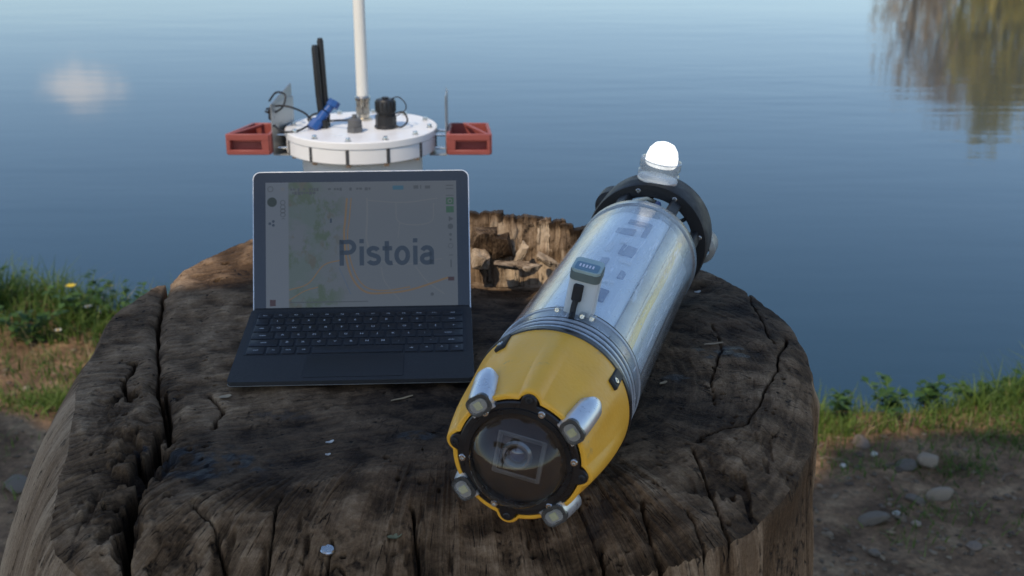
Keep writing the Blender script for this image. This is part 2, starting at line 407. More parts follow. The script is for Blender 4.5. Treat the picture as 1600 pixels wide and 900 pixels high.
# ---- cracks, in surveyed plan positions
def poly(ps): return [at(a, b, 0).to_2d() for a, b in ps]
dark = np.zeros_like(xx)
def carve(ps, wd0, wd1, depth, jit=.004, seed=0):
    global z, dark
    P = poly(ps); n = len(P)
    jx = jit * fbm(xx * 40, yy * 40, 0 * xx, 3, 80 + seed); jy = jit * fbm(xx * 40, yy * 40, 0 * xx + 9, 3, 90 + seed)
    best = np.full(xx.shape, 9.0); bw = np.ones(xx.shape)
    for k in range(n - 1):
        a, b = P[k], P[k + 1]; ab = b - a; L2 = ab.length_squared
        ax, ay = xx + jx - a.x, yy + jy - a.y
        t = np.clip((ax * ab.x + ay * ab.y) / L2, 0, 1)
        dd = np.hypot(ax - t * ab.x, ay - t * ab.y)
        m = dd < best; best = np.where(m, dd, best)
        f = (k + t) / (n - 1); bw = np.where(m, wd0 + (wd1 - wd0) * f, bw)
    bw = bw * (1 + .5 * vnoise(xx * 60, yy * 60, 0 * xx, 99 + seed))
    k = sstep(1.0, .45, best / np.maximum(bw, 1e-4)); kk = np.exp(-(best / (bw * 3)) ** 2)
    z = z - depth * k - .12 * depth * kk
    dark = np.maximum(dark, k)
carve([(258, 428), (268, 442), (252, 470), (247, 520), (244, 600)], .0036, .0020, .050, .004, 1)
carve([(244, 600), (256, 640), (243, 700), (207, 765), (192, 830), (178, 900)], .0026, .0062, .05, .008, 2)
carve([(256, 600), (266, 640), (262, 690)], .002, .003, .025, .004, 3)
carve([(207, 560), (195, 590), (200, 620)], .003, .002, .02, .006, 4)
carve([(212, 690), (228, 720), (200, 755), (185, 790)], .003, .005, .03, .008, 5)
carve([(1232, 515), (1213, 565), (1192, 615), (1168, 650), (1128, 655), (1088, 682)], .0016, .0011, .016, .004, 6)
carve([(1080, 690), (1112, 740), (1142, 800), (1146, 860)], .0010, .0015, .02, .003, 7)
carve([(1000, 760), (1040, 830), (1062, 900)], .0015, .002, .02, .003, 8)
carve([(1075, 770), (1105, 815), (1122, 860)], .0012, .002, .015, .003, 9)
carve([(872, 828), (905, 890)], .0012, .002, .02, .003, 10)
carve([(935, 800), (965, 845), (988, 895)], .0014, .002, .02, .003, 11)
carve([(516, 790), (505, 830), (484, 870), (478, 900)], .0010, .0015, .02, .004, 12)
carve([(640, 765), (655, 825), (680, 895)], .0012, .002, .018, .004, 13)
carve([(430, 830), (520, 812), (565, 830), (640, 820), (690, 840)], .001, .002, .012, .006, 14)
carve([(530, 850), (525, 875), (520, 905)], .002, .003, .02, .006, 15)
carve([(300, 780), (330, 800), (350, 850), (342, 900)], .0008, .0018, .03, .005, 16)
carve([(1115, 500), (1125, 540), (1110, 590), (1118, 620)], .001, .0012, .01, .004, 17)
carve([(330, 610), (345, 640), (335, 660)], .0015, .002, .015, .006, 18)
carve([(1165, 430), (1178, 470), (1210, 530)], .0008, .0011, .012, .003, 19)
carve([(440, 760), (420, 800), (405, 850), (398, 905)], .001, .0018, .02, .004, 20)
# worm eaten hollows along the lower half of the long crack
def near(ps, w_):
    P = poly(ps); best = np.full(xx.shape, 9.0)
    for k in range(len(P) - 1):
        a, b = P[k], P[k + 1]; ab = b - a; t = np.clip(((xx - a.x) * ab.x + (yy - a.y) * ab.y) / ab.length_squared, 0, 1)
        best = np.minimum(best, np.hypot(xx - a.x - t * ab.x, yy - a.y - t * ab.y))
    return np.exp(-(best / w_) ** 2)
rot_ = near([(215, 600), (235, 680), (195, 780), (180, 890)], .030)
hol = fbm(xx * 55, yy * 34, 0 * xx, 4, 121)
kh = sstep(.12, .34, hol) * rot_; z = z - .014 * kh; dark = np.maximum(dark, kh)
z = z + .006 * fbm(xx * 70, yy * 40, 0 * xx, 4, 131) * rot_
fr2 = sstep(.10, .03, d) * front; h2 = fbm(xx * 60, yy * 18, 0 * xx, 4, 141); k2 = sstep(.22, .42, h2) * fr2; z = z - .006 * k2; dark = np.maximum(dark, .8 * k2)
rs = np.random.RandomState(5)
pits = [(195, 640, 4), (205, 560, 5), (190, 585, 4), (200, 690, 5), (212, 700, 4), (178, 770, 5), (188, 775, 4), (320, 690, 3), (295, 695, 3.5), (322, 720, 3), (370, 715, 2.5), (260, 770, 5), (355, 430, 6), (340, 450, 4), (335, 595, 2.5), (325, 585, 2.5), (1165, 730, 3), (1145, 745, 3), (1160, 800, 3.5), (1130, 605, 2.5), (1150, 640, 2.5), (1125, 640, 2), (1210, 665, 3)]
pits += [(rs.uniform(130, 1240), rs.uniform(480, 880), rs.uniform(1.2, 2.8)) for _ in range(150)]
for a, b, rad in pits:
    p = at(a, b, 0); rad *= .00085
    m = (np.abs(xx - p.x) < rad * 3) & (np.abs(yy - p.y) < rad * 3)
    if m.any():
        dd = np.hypot((xx - p.x)[m] * (1 + .3 * math.sin(a)), (yy - p.y)[m]) / rad
        k = sstep(1.1, .6, dd + .25 * vnoise(xx[m] * 300, yy[m] * 300, 0 * xx[m], 7)); z[m] -= .012 * k; dark[m] = np.maximum(dark[m], k)
# ---- masks that colour the wood: scorched centre, wet gloss, fresh broken wood
def blob(px, py, rx, ry, ed=.35):
    p = at(px, py, 0); return sstep(1.0 + ed, 1.0 - ed, np.hypot((xx - p.x) / rx, (yy - p.y) / ry) + .5 * fbm(xx * 14, yy * 14, 0 * xx, 4, int(px)))
char = np.maximum.reduce([blob(600, 690, .17, .10), blob(430, 740, .13, .06), blob(800, 450, .16, .10), blob(1090, 480, .12, .12), blob(740, 620, .10, .08), blob(1010, 620, .07, .12), blob(890, 500, .12, .18)]) * .78
wet = np.maximum.reduce([blob(345, 712, .055, .030, .2), blob(650, 675, .022, .012, .2), blob(1125, 545, .035, .022, .2), blob(1060, 585, .015, .012, .2), blob(450, 640, .03, .012, .2) * .5, blob(220, 690, .012, .008, .2), blob(930, 770, .02, .03, .3) * .5])
fresh = backw * sstep(.10, .05, d) * (.75 + .4 * patch)
tone_top = .48 + .14 * grain + .34 * rough_n + .34 * patch + .12 * fib * fw + .06 * fw
topV = np.stack([xx, yy, z], -1)
# ---- side wall below the edge
NZ = 118
tz = (np.arange(1, NZ + 1) / NZ) ** 1.8
zb = z[-1][None, :]; depth_ = (zb + .93)
zs = zb - depth_ * tz[:, None]; drop = zb - zs
leftw = np.exp(-(((TH - 3.45) / .75) ** 2))[None, :]
flare = leftw * (.060 * (1 - np.exp(-drop / .10)) + .17 * drop) + (.03 * drop + .10 * drop ** 3)
rr = Rt + flare + .004 * (1 - np.exp(-drop / .01))
a2 = (th * Rt) + .012 * fbm(th * 6, zs * 5, 0 * zs, 2, 101)
fur = vnoise(a2 * 70, zs * 3, 0 * zs, 102) * .5 + vnoise(a2 * 170, zs * 5, 0 * zs, 103) * .35 + vnoise(a2 * 380, zs * 9, 0 * zs, 104) * .2
big = fbm(a2 * 9, zs * 3, 0 * zs, 3, 105)
ramp = sstep(0, .03, drop)
cr_ = sstep(.80, .95, np.abs(vnoise(a2 * 16, zs * 1.1, 0 * zs, 106)) + .0 * zs)
rr = rr + ramp * (.0055 * fur * (1 - .75 * leftw) + .010 * big * (1 - .6 * leftw)) - .012 * ramp * cr_ * (1 - .9 * leftw)
sx, sy = PC[0] + rr * np.cos(th), PC[1] + rr * np.sin(th)
sideV = np.stack([sx, sy, zs + 0 * sx], -1)
tone_side = .60 + (.42 - .26 * leftw) * fur + .3 * big + .10 * leftw
P = np.concatenate([topV.reshape(-1, 3), sideV.reshape(-1, 3), np.array([[PC[0] , PC[1], float(z[0].mean())]])])
full = lambda a, b: np.concatenate([np.broadcast_to(a, xx.shape).ravel(), np.broadcast_to(b, sx.shape).ravel(), [0.5]])
nr = NS + NZ
i = np.arange((nr - 1) * NT); r0, c0 = i // NT, i % NT; c1 = (c0 + 1) % NT
F = np.stack([r0 * NT + c0, (r0 + 1) * NT + c0, (r0 + 1) * NT + c1, r0 * NT + c1], 1)
j = np.arange(NT); capF = np.stack([np.full(NT, len(P) - 1), j, (j + 1) % NT, (j + 1) % NT], 1)
def wood_mat():
    m = bpy.data.materials.new('weathered_wood'); m.use_nodes = True; n = m.node_tree.nodes; L = m.node_tree.links; b = n['Principled BSDF']
    def A(k):
        q = n.new('ShaderNodeAttribute'); q.attribute_name = k; return q.outputs['Fac']
    tc = n.new('ShaderNodeTexCoord')
    def N(s, d=8, rg=.65, sc=(1, 1, 1)):
        mp = n.new('ShaderNodeMapping'); mp.inputs['Scale'].default_value = sc; L.new(tc.outputs['Object'], mp.inputs[0])
        t = n.new('ShaderNodeTexNoise'); t.inputs['Scale'].default_value = s; t.inputs['Detail'].default_value = d; t.inputs['Roughness'].default_value = rg; L.new(mp.outputs[0], t.inputs['Vector']); return t.outputs[0]
    def G(u, v, su, sv, d=5, rg=.7):
        cx = n.new('ShaderNodeCombineXYZ'); L.new(A(u), cx.inputs[0]); L.new(A(v), cx.inputs[1])
        mp = n.new('ShaderNodeMapping'); mp.inputs['Scale'].default_value = (su, sv, 1); L.new(cx.outputs[0], mp.inputs[0])
        t = n.new('ShaderNodeTexNoise'); t.inputs['Scale'].default_value = 1; t.inputs['Detail'].default_value = d; t.inputs['Roughness'].default_value = rg; L.new(mp.outputs[0], t.inputs['Vector']); return t.outputs[0]
    def lerp(f, a, c):
        q = n.new('ShaderNodeMix'); q.data_type = 'FLOAT'; L.new(f, q.inputs[0]); L.new(a, q.inputs[2]); L.new(c, q.inputs[3]); return q.outputs[0]
    grn = lerp(A('fibre'), lerp(A('sawn'), G('ring_u', 'ring_v', 620, 110), G('saw_u', 'saw_v', 520, 90)), G('fib_u', 'fib_v', 620, 48))
    iso = N(330, 8, .8); mid = N(70, 6, .7)
    def E(u, v, su, sv):
        cx = n.new('ShaderNodeCombineXYZ'); L.new(A(u), cx.inputs[0]); L.new(A(v), cx.inputs[1])
        wn_ = n.new('ShaderNodeTexNoise'); wn_.inputs['Scale'].default_value = 60; wn_.inputs['Detail'].default_value = 4; L.new(tc.outputs['Object'], wn_.inputs['Vector'])
        mp = n.new('ShaderNodeMapping'); mp.inputs['Scale'].default_value = (su, sv, 1); L.new(cx.outputs[0], mp.inputs[0])
        wv = n.new('ShaderNodeMix'); wv.data_type = 'VECTOR'; wv.inputs[0].default_value = .35; L.new(mp.outputs[0], wv.inputs[4])
        av = n.new('ShaderNodeVectorMath'); av.operation = 'ADD'; L.new(mp.outputs[0], av.inputs[0]); L.new(wn_.outputs['Color'], av.inputs[1]); L.new(av.outputs[0], wv.inputs[5])
        t = n.new('ShaderNodeTexVoronoi'); t.feature = 'DISTANCE_TO_EDGE'; t.inputs['Scale'].default_value = 1; L.new(wv.outputs[1], t.inputs['Vector'])
        q = n.new('ShaderNodeMapRange'); q.inputs[1].default_value = .045; q.inputs[2].default_value = .0; L.new(t.outputs['Distance'], q.inputs[0]); return q.outputs[0]
    edg = lerp(A('fibre'), lerp(A('sawn'), E('ring_u', 'ring_v', 34, 60), E('saw_u', 'saw_v', 70, 14)), E('fib_u', 'fib_v', 90, 9))
    gate = n.new('ShaderNodeMapRange'); gate.inputs[1].default_value = .47; gate.inputs[2].default_value = .60; L.new(mid, gate.inputs[0])
    em = n.new('ShaderNodeMath'); em.operation = 'MULTIPLY'; L.new(edg, em.inputs[0]); L.new(gate.outputs[0], em.inputs[1])
    pv = n.new('ShaderNodeTexVoronoi'); pv.inputs['Scale'].default_value = 105; L.new(tc.outputs['Object'], pv.inputs['Vector'])
    pr_ = n.new('ShaderNodeMapRange'); pr_.inputs[1].default_value = .22; pr_.inputs[2].default_value = .14; L.new(pv.outputs['Distance'], pr_.inputs[0])
    gate2 = n.new('ShaderNodeMapRange'); gate2.inputs[1].default_value = .50; gate2.inputs[2].default_value = .58; L.new(mid, gate2.inputs[0])
    pm = n.new('ShaderNodeMath'); pm.operation = 'MULTIPLY'; L.new(pr_.outputs[0], pm.inputs[0]); iv = n.new('ShaderNodeMath'); iv.operation = 'MULTIPLY_ADD'; L.new(A('fibre'), iv.inputs[0]); iv.inputs[1].default_value = -.8; iv.inputs[2].default_value = 1.0
    gm = n.new('ShaderNodeMath'); gm.operation = 'MULTIPLY'; L.new(gate2.outputs[0], gm.inputs[0]); L.new(iv.outputs[0], gm.inputs[1]); L.new(gm.outputs[0], pm.inputs[1])
    mxm = n.new('ShaderNodeMath'); mxm.operation = 'MAXIMUM'; L.new(em.outputs[0], mxm.inputs[0]); L.new(pm.outputs[0], mxm.inputs[1])
    fq = n.new('ShaderNodeMath'); fq.operation = 'MULTIPLY_ADD'; L.new(grn, fq.inputs[0]); fq.inputs[1].default_value = 1.15
    f2 = n.new('ShaderNodeMath'); f2.operation = 'MULTIPLY_ADD'; L.new(iso, f2.inputs[0]); f2.inputs[1].default_value = 1.25; f2.inputs[2].default_value = -.70; L.new(f2.outputs[0], fq.inputs[2])
    fine = fq.outputs[0]
    chk = n.new('ShaderNodeMapRange'); chk.inputs[1].default_value = .33; chk.inputs[2].default_value = .25; L.new(grn, chk.inputs[0])
    ad = n.new('ShaderNodeMath'); ad.operation = 'MULTIPLY_ADD'; L.new(fine, ad.inputs[0]); ad.inputs[1].default_value = .55
    sb = n.new('ShaderNodeMath'); sb.operation = 'SUBTRACT'; L.new(A('tone'), sb.inputs[0]); sb.inputs[1].default_value = .27; L.new(sb.outputs[0], ad.inputs[2])
    cr = n.new('ShaderNodeValToRGB'); e = cr.color_ramp.elements
    e[0].position = .10; e[0].color = (.022, .013, .007, 1); e[1].position = .95; e[1].color = (.42, .29, .175, 1)
    k = e.new(.42); k.color = (.098, .058, .030, 1); k = e.new(.68); k.color = (.225, .142, .080, 1)
    L.new(ad.outputs[0], cr.inputs[0])
    crf = n.new('ShaderNodeValToRGB'); e = crf.color_ramp.elements
    e[0].position = .2; e[0].color = (.05, .031, .018, 1); e[1].position = .9; e[1].color = (.56, .44, .31, 1); k = e.new(.5); k.color = (.23, .160, .100, 1)
    L.new(ad.outputs[0], crf.inputs[0])
    def mix(f, a, c):
        q = n.new('ShaderNodeMix'); q.data_type = 'RGBA'; L.new(f, q.inputs[0]); L.new(a, q.inputs[6])
        if isinstance(c, tuple): q.inputs[7].default_value = (*c, 1)
        else: L.new(c, q.inputs[7])
        return q.outputs[2]
    o = mix(A('fresh'), cr.outputs[0], crf.outputs[0])
    crc = n.new('ShaderNodeValToRGB'); e = crc.color_ramp.elements; e[0].position = .3; e[0].color = (.010, .007, .006, 1); e[1].position = .9; e[1].color = (.115, .074, .045, 1)
    L.new(ad.outputs[0], crc.inputs[0]); o = mix(A('char'), o, crc.outputs[0])
    o = mix(chk.outputs[0], o, (.012, .008, .006)); o = mix(mxm.outputs[0], o, (.008, .006, .005)); o = mix(A('wet'), o, (.030, .028, .028)); L.new(o, b.inputs['Base Color'])
    mr = n.new('ShaderNodeMapRange'); mr.inputs[3].default_value = .78; mr.inputs[4].default_value = .36; L.new(A('wet'), mr.inputs[0]); L.new(mr.outputs[0], b.inputs['Roughness'])
    b.inputs['Specular IOR Level'].default_value = .14
    bp = n.new('ShaderNodeBump'); bp.inputs['Strength'].default_value = .9; bp.inputs['Distance'].default_value = .0014; hq = n.new('ShaderNodeMath'); hq.operation = 'MULTIPLY_ADD'; L.new(mxm.outputs[0], hq.inputs[0]); hq.inputs[1].default_value = -1.6; L.new(fine, hq.inputs[2]); L.new(hq.outputs[0], bp.inputs['Height']); L.new(bp.outputs[0], b.inputs['Normal'])
    return m
WOOD = wood_mat()
zero = np.zeros(sx.shape)
attrs = {'tone': full(tone_top - .35 * dark, tone_side), 'char': full(np.clip(char * (1 - .75 * fw), 0, 1), zero), 'wet': full(np.clip(wet * sstep(-.15, .25, fbm(xx * 90, yy * 90, 0 * xx, 4, 151)), 0, 1), zero), 'fresh': full(np.clip(fresh, 0, 1), zero + .35 * leftw), 'ring_u': full(pr + warp, zero), 'ring_v': full(pa * .35, zero), 'saw_u': full(xx * .3 - yy + .5 * warp, zero), 'saw_v': full(xx + yy * .3, zero), 'fib_u': full(al, a2), 'fib_v': full(d, zs), 'fibre': full(fw, zero + 1), 'sawn': full(.7 * lef, zero)}
stump = empty('tree_stump', (PC[0], PC[1], -.9)); tag(stump, 'huge weathered cut tree stump with deep cracks, carrying the laptop and the underwater vehicle', 'tree stump')
body = mesh_np('wood_block', P - np.array([PC[0], PC[1], -.9]), np.concatenate([F, capF]), WOOD, stump, attrs=attrs)
# split wedges of broken wood against the back wall
def chunk(c, size, rot, seed, tone):
    rs_ = np.random.RandomState(seed); import bmesh
    bm = bmesh.new()
    for k in range(26):
        p = rs_.uniform(-1, 1, 3); p = np.sign(p) * np.abs(p) ** .5
        bm.verts.new((p[0] * size[0] / 2, p[1] * size[1] / 2, p[2] * size[2] / 2))
    bmesh.ops.convex_hull(bm, input=bm.verts)
    bmesh.ops.delete(bm, geom=[v for v in bm.verts if not v.link_faces], context='VERTS')
    bmesh.ops.subdivide_edges(bm, edges=bm.edges[:], cuts=5, use_grid_fill=True)
    co = np.array([v.co[:] for v in bm.verts]); nz = fbm(co[:, 0] * 160, co[:, 1] * 160, co[:, 2] * 50, 4, seed) * .0042
    tn = tone + .35 * fbm(co[:, 0] * 220, co[:, 1] * 220, co[:, 2] * 40, 3, seed + 3)
    for v, q in zip(bm.verts, nz): v.co += v.co.normalized() * float(q)
    me = bpy.data.meshes.new('broken_wood'); bm.to_mesh(me); bm.free()
    for nm, val in (('tone', tn), ('fresh', np.ones(len(co)) * .95), ('fibre', np.ones(len(co))), ('fib_u', co[:, 0] + co[:, 1] * .7 + seed), ('fib_v', co[:, 2])):
        a_ = me.attributes.new(nm, 'FLOAT', 'POINT'); a_.data.foreach_set('value', np.asarray(val, np.float32))
    me.materials.append(WOOD); o = link('broken_wood', me, stump)
    o.location = Vector(c) - Vector((PC[0], PC[1], -.9)); o.rotation_euler = rot; return o
# tall split slabs that make the broken wall, then a few wedges lying against it
def slab_w(x0, x1, yb, yt, z0, z1, seed, tone, skew=0.0):
    nu, nv = 26, 44; u = np.linspace(0, 1, nu); v = np.linspace(0, 1, nv); UU, VV = np.meshgrid(u, v)
    X_ = x0 + (x1 - x0) * UU; ragged = .0022 * vnoise(X_ * 120, 0 * X_, 0 * X_, seed) + .0012 * vnoise(X_ * 400, 0 * X_, 0 * X_, seed + 1)
    Z_ = z0 + (z1 + ragged - z0) * VV
    X_ = X_ + skew * (VV - .5) + .0016 * vnoise(Z_ * 70, UU * 2, 0 * X_, seed + 9)
    edge = np.minimum(UU, 1 - UU); rnd = .003 * (1 - np.clip(edge / .12, 0, 1)) ** 2
    fb = vnoise(X_ * 420, Z_ * 22, 0 * X_, seed + 2) * .5 + vnoise(X_ * 190, Z_ * 14, 0 * X_, seed + 3) * .7
    st_ = np.floor(3 * (vnoise(X_ * 60, Z_ * 24, 0 * X_, seed + 4) + 1)) / 3
    Y_ = yb + (yt - yb) * VV + rnd + .0012 * fb - .004 * st_ + .006 * fbm(X_ * 60, Z_ * 60, 0 * X_, 3, seed + 5)
    fr = np.stack([X_, Y_, Z_], -1).reshape(-1, 3)
    bk = np.stack([X_, Y_ * 0 + max(yb, yt) + .030, Z_ - .006 * VV], -1).reshape(-1, 3)
    V_ = np.concatenate([fr, bk]); n_ = nu * nv; F_ = []
    for a in range(nv - 1):
        for b in range(nu - 1):
            q_ = a * nu + b; F_.append((q_, q_ + 1, q_ + nu + 1, q_ + nu))
    for b in range(nu - 1): q_ = (nv - 1) * nu + b; F_.append((q_, q_ + 1, n_ + q_ + 1, n_ + q_))
    for a in range(nv - 1):
        q_ = a * nu; F_.append((q_, q_ + nu, n_ + q_ + nu, n_ + q_)); q_ = a * nu + nu - 1; F_.append((q_ + nu, q_, n_ + q_, n_ + q_ + nu))
    tn = tone + .22 * fb + .30 * fbm(X_ * 50, Z_ * 40, 0 * X_, 3, seed + 7) - .35 * sstep(.86, 1.0, VV) - .15 * (1 - np.clip(edge / .08, 0, 1)); tn = np.concatenate([tn.ravel(), tn.ravel()])
    fh = np.concatenate([(.95 - .55 * sstep(.88, 1.0, VV)).ravel()] * 2)
    o = mesh_np('split_wood', V_ - np.array([PC[0], PC[1], -.9]), F_, WOOD, stump, attrs={'tone': tn, 'fresh': fh, 'fibre': np.ones(len(V_)), 'fib_u': np.concatenate([X_.ravel()] * 2) + seed, 'fib_v': np.concatenate([Z_.ravel()] * 2)}, sharp=50); return o
for k, (x0, x1, dy, lean, z0, z1, tn, sk) in enumerate([(-.13, -.066, .0, .01, -.04, .050, .5, 0), (-.072, -.016, .006, .012, -.04, .051, .46, .010), (-.027, .008, .000, .014, -.04, .049, .66, -.006), (.000, .040, .004, .012, -.04, .046, .52, .004), (.033, .055, -.003, .008, -.04, .044, .76, -.004), (.048, .069, .005, .006, -.04, .0425, .44, .003), (.063, .0815, .001, .006, -.04, .041, .5, 0), (.074, .110, .004, .005, -.04, .039, .42, .002), (.100, .150, .005, .004, -.04, .036, .5, 0)]):
    yb_ = 1.548 - 1.6 * max(0, x0 - .03) ** 1.2 * .5 + dy; slab_w(x0, x1, yb_ - .012, yb_ + lean, z0, z1, 500 + 11 * k, tn, sk)
for k, (px, py, yw, sz, rt, tn) in enumerate([(756, 376, 1.533, (.034, .022, .034), (.2, .1, .15), .30), (783, 386, 1.530, (.030, .022, .034), (.15, -.15, .1), .18), (750, 404, 1.515, (.024, .03, .020), (.3, .2, .3), .72), (813, 398, 1.522, (.010, .012, .040), (.3, .40, .1), 1.0), (800, 415, 1.500, (.050, .024, .008), (0, .10, .2), .60), (858, 410, 1.505, (.036, .014, .008), (.2, .50, -.2), .72), (830, 418, 1.490, (.030, .018, .007), (0, 0, .6), .7)]):
    chunk(on_y(px, py, yw), sz, rt, 200 + k, tn)
# ================================================================ UNDERWATER VEHICLE (axis +Y from nose to tail)
M_yel = mat('yellow_plastic', (.92, .455, .04), .42, noise=(28, .12), wear=(45, (.55, .33, .10), .62), bump=(300, .15))
M_blk = mat('black_plastic', (.012, .012, .013), .32, noise=(60, .4))
M_blkm = mat('matt_black_plastic', (.011, .011, .012), .6, noise=(50, .4), bump=(200, .2))
M_alu = mat('anodised_aluminium', (.74, .77, .80), .34, .7, noise=(60, .2), wear=(90, (.28, .28, .29), .60))
M_steel = mat('stainless_steel', (.60, .60, .58), .25, 1.0, noise=(120, .2))
M_dark = mat('dark_cavity_plastic', (.016, .015, .014), .35)
M_led = mat('led_phosphor', (.75, .66, .34), .4)
M_ledf = mat('led_reflector', (.50, .50, .48), .35, .6)
M_dome = clear_mat('smoked_dome_acrylic', (.92, .925, .93), 1.58, .012)
M_lens = clear_mat('clear_plastic', (.9, .92, .92), 1.45, .03, .10)
M_tube = scuffed = clear_mat('acrylic_tube', (.97, .98, .985), 1.5, .06, .20, (.84, .91, .98))
def scuff(m):
    n = m.node_tree.nodes; L = m.node_tree.links; tc = n.new('ShaderNodeTexCoord')
    def N(s, sc, d=6):
        mp = n.new('ShaderNodeMapping'); mp.inputs['Scale'].default_value = sc; L.new(tc.outputs['Object'], mp.inputs[0]); t = n.new('ShaderNodeTexNoise'); t.inputs['Scale'].default_value = s; t.inputs['Detail'].default_value = d; t.inputs['Roughness'].default_value = .7; L.new(mp.outputs[0], t.inputs['Vector']); return t.outputs[0]
    bp = n.new('ShaderNodeBump'); bp.inputs['Strength'].default_value = .35; bp.inputs['Distance'].default_value = .0012; L.new(N(60, (1, .35, 1)), bp.inputs['Height'])
    g = [k for k in n if k.type == 'BSDF_GLOSSY'][0]; L.new(bp.outputs[0], g.inputs['Normal'])
    mr = n.new('ShaderNodeMapRange'); mr.inputs[1].default_value = .35; mr.inputs[2].default_value = .7; mr.inputs[3].default_value = .04; mr.inputs[4].default_value = .28; L.new(N(18, (1, .3, 1)), mr.inputs[0]); L.new(mr.outputs[0], g.inputs['Roughness'])
    # dried water marks and scratches add to the milky share
    hz = [k for k in n if k.type == 'MAP_RANGE'][0]; mixn = [k for k in n if k.type == 'MIX_SHADER' and k.inputs[0].is_linked and k.inputs[0].links[0].from_node == hz][0]
    sp_ = n.new('ShaderNodeMapRange'); sp_.inputs[1].default_value = .60; sp_.inputs[2].default_value = .70; sp_.inputs[3].default_value = 0; sp_.inputs[4].default_value = .45; L.new(N(170, (1, .5, 1)), sp_.inputs[0])
    sc_ = n.new('ShaderNodeMapRange'); sc_.inputs[1].default_value = .62; sc_.inputs[2].default_value = .66; sc_.inputs[3].default_value = 0; sc_.inputs[4].default_value = .4; L.new(N(90, (1.6, .10, 1.6), 3), sc_.inputs[0])
    a1 = n.new('ShaderNodeMath'); a1.operation = 'ADD'; L.new(hz.outputs[0], a1.inputs[0]); L.new(sp_.outputs[0], a1.inputs[1])
    a2_ = n.new('ShaderNodeMath'); a2_.operation = 'ADD'; a2_.use_clamp = True; L.new(a1.outputs[0], a2_.inputs[0]); L.new(sc_.outputs[0], a2_.inputs[1]); L.new(a2_.outputs[0], mixn.inputs[0])
scuff(M_tube)
M_cup = clear_mat('clear_lamp_cup', (.80, .82, .83), 1.5, .06, .5, (.62, .63, .62))
auv = empty('underwater_vehicle', (.005, .837, .0665)); auv.rotation_mode = 'XYZ'
auv.rotation_euler = (Matrix.Rotation(R(-15.6), 3, 'Z') @ Matrix.Rotation(R(10), 3, 'Y')).to_euler()
tag(auv, 'torpedo shaped underwater vehicle with yellow nose, clear tube body and white lamp at its tail', 'underwater vehicle')
def pol(r, deg, t): return Vector((r * math.cos(R(deg)), t, r * math.sin(R(deg))))
Y = (0, 1, 0)
def ang(d, p, w): return math.exp(-(((d - p + 180) % 360 - 180) / w) ** 2)
# --- nose fairing: lip hugs the bezel, flutes run back from it, four bays for the lights
TF = .102
nphi, nt_ = 360, 46
Vv = []; 
def fair_r(deg, t):
    u = min(1, max(0, t / TF))
    ears = sum(ang(deg, p, 8) for p in (0, 90, 180, 270))
    lit = sum(ang(deg, p, 15) for p in (45, 135, 225, 315))
    r = .0525 + (.0672 - .0525) * (1 - (1 - u) ** 1.7)
    e_ = min(abs((deg - p + 180) % 360 - 180) for p in (0, 90, 180, 270)); q_ = .0490 * math.sin(R(e_))
    lipr = .0490 * math.cos(R(e_)) + math.sqrt(max(0, .0092 ** 2 - q_ * q_)) if q_ < .0092 else 0
    k_ = max(0.0, lipr - .0525); r += k_ * (1 - u) ** 2
    r -= .0040 * lit * max(0, 1 - u / .75) * min(1, u / .08)
    r += .0017 * math.cos(R(deg * 8)) * math.sin(math.pi * min(1, u * 1.05)) * (1 - lit)
    return r
prof_t = [0.0] + list(np.linspace(.0012, TF, nt_))
for k, t in enumerate(prof_t):
    for i_ in range(nphi):
        dg_ = 360 * i_ / nphi; r = fair_r(dg_, t) - (.0012 if k == 0 else 0); Vv.append(pol(r, dg_, t))
# inner return of the lip
for t, off in ((0.0, .0036), (.006, .004)):
    for i_ in range(nphi):
        dg_ = 360 * i_ / nphi; Vv.append(pol(fair_r(dg_, 0) - off, dg_, t))
Ff = []
n1 = len(prof_t)
for k in range(n1 - 1):
    for i_ in range(nphi):
        j_ = (i_ + 1) % nphi; Ff.append((k * nphi + i_, k * nphi + j_, (k + 1) * nphi + j_, (k + 1) * nphi + i_))
for a, b in ((n1, 0), (n1 + 1, n1)):
    for i_ in range(nphi):
        j_ = (i_ + 1) % nphi; Ff.append((a * nphi + i_, a * nphi + j_, b * nphi + j_, b * nphi + i_))
MB().add(Vv, Ff).build('nose_fairing', M_yel, auv, sharp=40)
# --- bezel with four ears
def bez_r(dg_):
    e_ = min(abs((dg_ - p + 180) % 360 - 180) for p in (0, 90, 180, 270)); q_ = .0490 * math.sin(R(e_))
    return max(.0478, .0490 * math.cos(R(e_)) + math.sqrt(max(0, .0062 ** 2 - q_ * q_))) if q_ < .0062 else .0478
mb = MB(); P = []; Fb = []
lay = [(lambda q: .0385, .004), (lambda q: .0385, -.0035), (lambda q: .0425, -.0040), (lambda q: .0428, -.0026), (lambda q: bez_r(q) - .001, -.0024), (bez_r, -.0014), (bez_r, .008)]
for f_, t in lay:
    for i_ in range(360): P.append(pol(f_(i_), i_, t))
for k in range(len(lay) - 1):
    for i_ in range(360):
        j_ = (i_ + 1) % 360; Fb.append((k * 360 + i_, k * 360 + j_, (k + 1) * 360 + j_, (k + 1) * 360 + i_))
bezel = mb.add(P, Fb).build('bezel_ring', M_blk, auv, sharp=40)
def screw(c, ax, r, parent, m=M_steel, h=.0022):
    b = MB().lathe([(r, 0), (r, h * .7), (r * .82, h), (r * .45, h), (r * .38, h * .35), (0, h * .3)], c, ax, 18)
    return b.build('screw', m, parent)
for k in range(6): screw(pol(.0440, 75 + 60 * k, -.0022), (0, -1, 0), .0029, bezel)
for p in (0, 90, 180, 270): screw(pol(.0508, p, -.0022), (0, -1, 0), .0031, bezel, M_blkm, .0012)
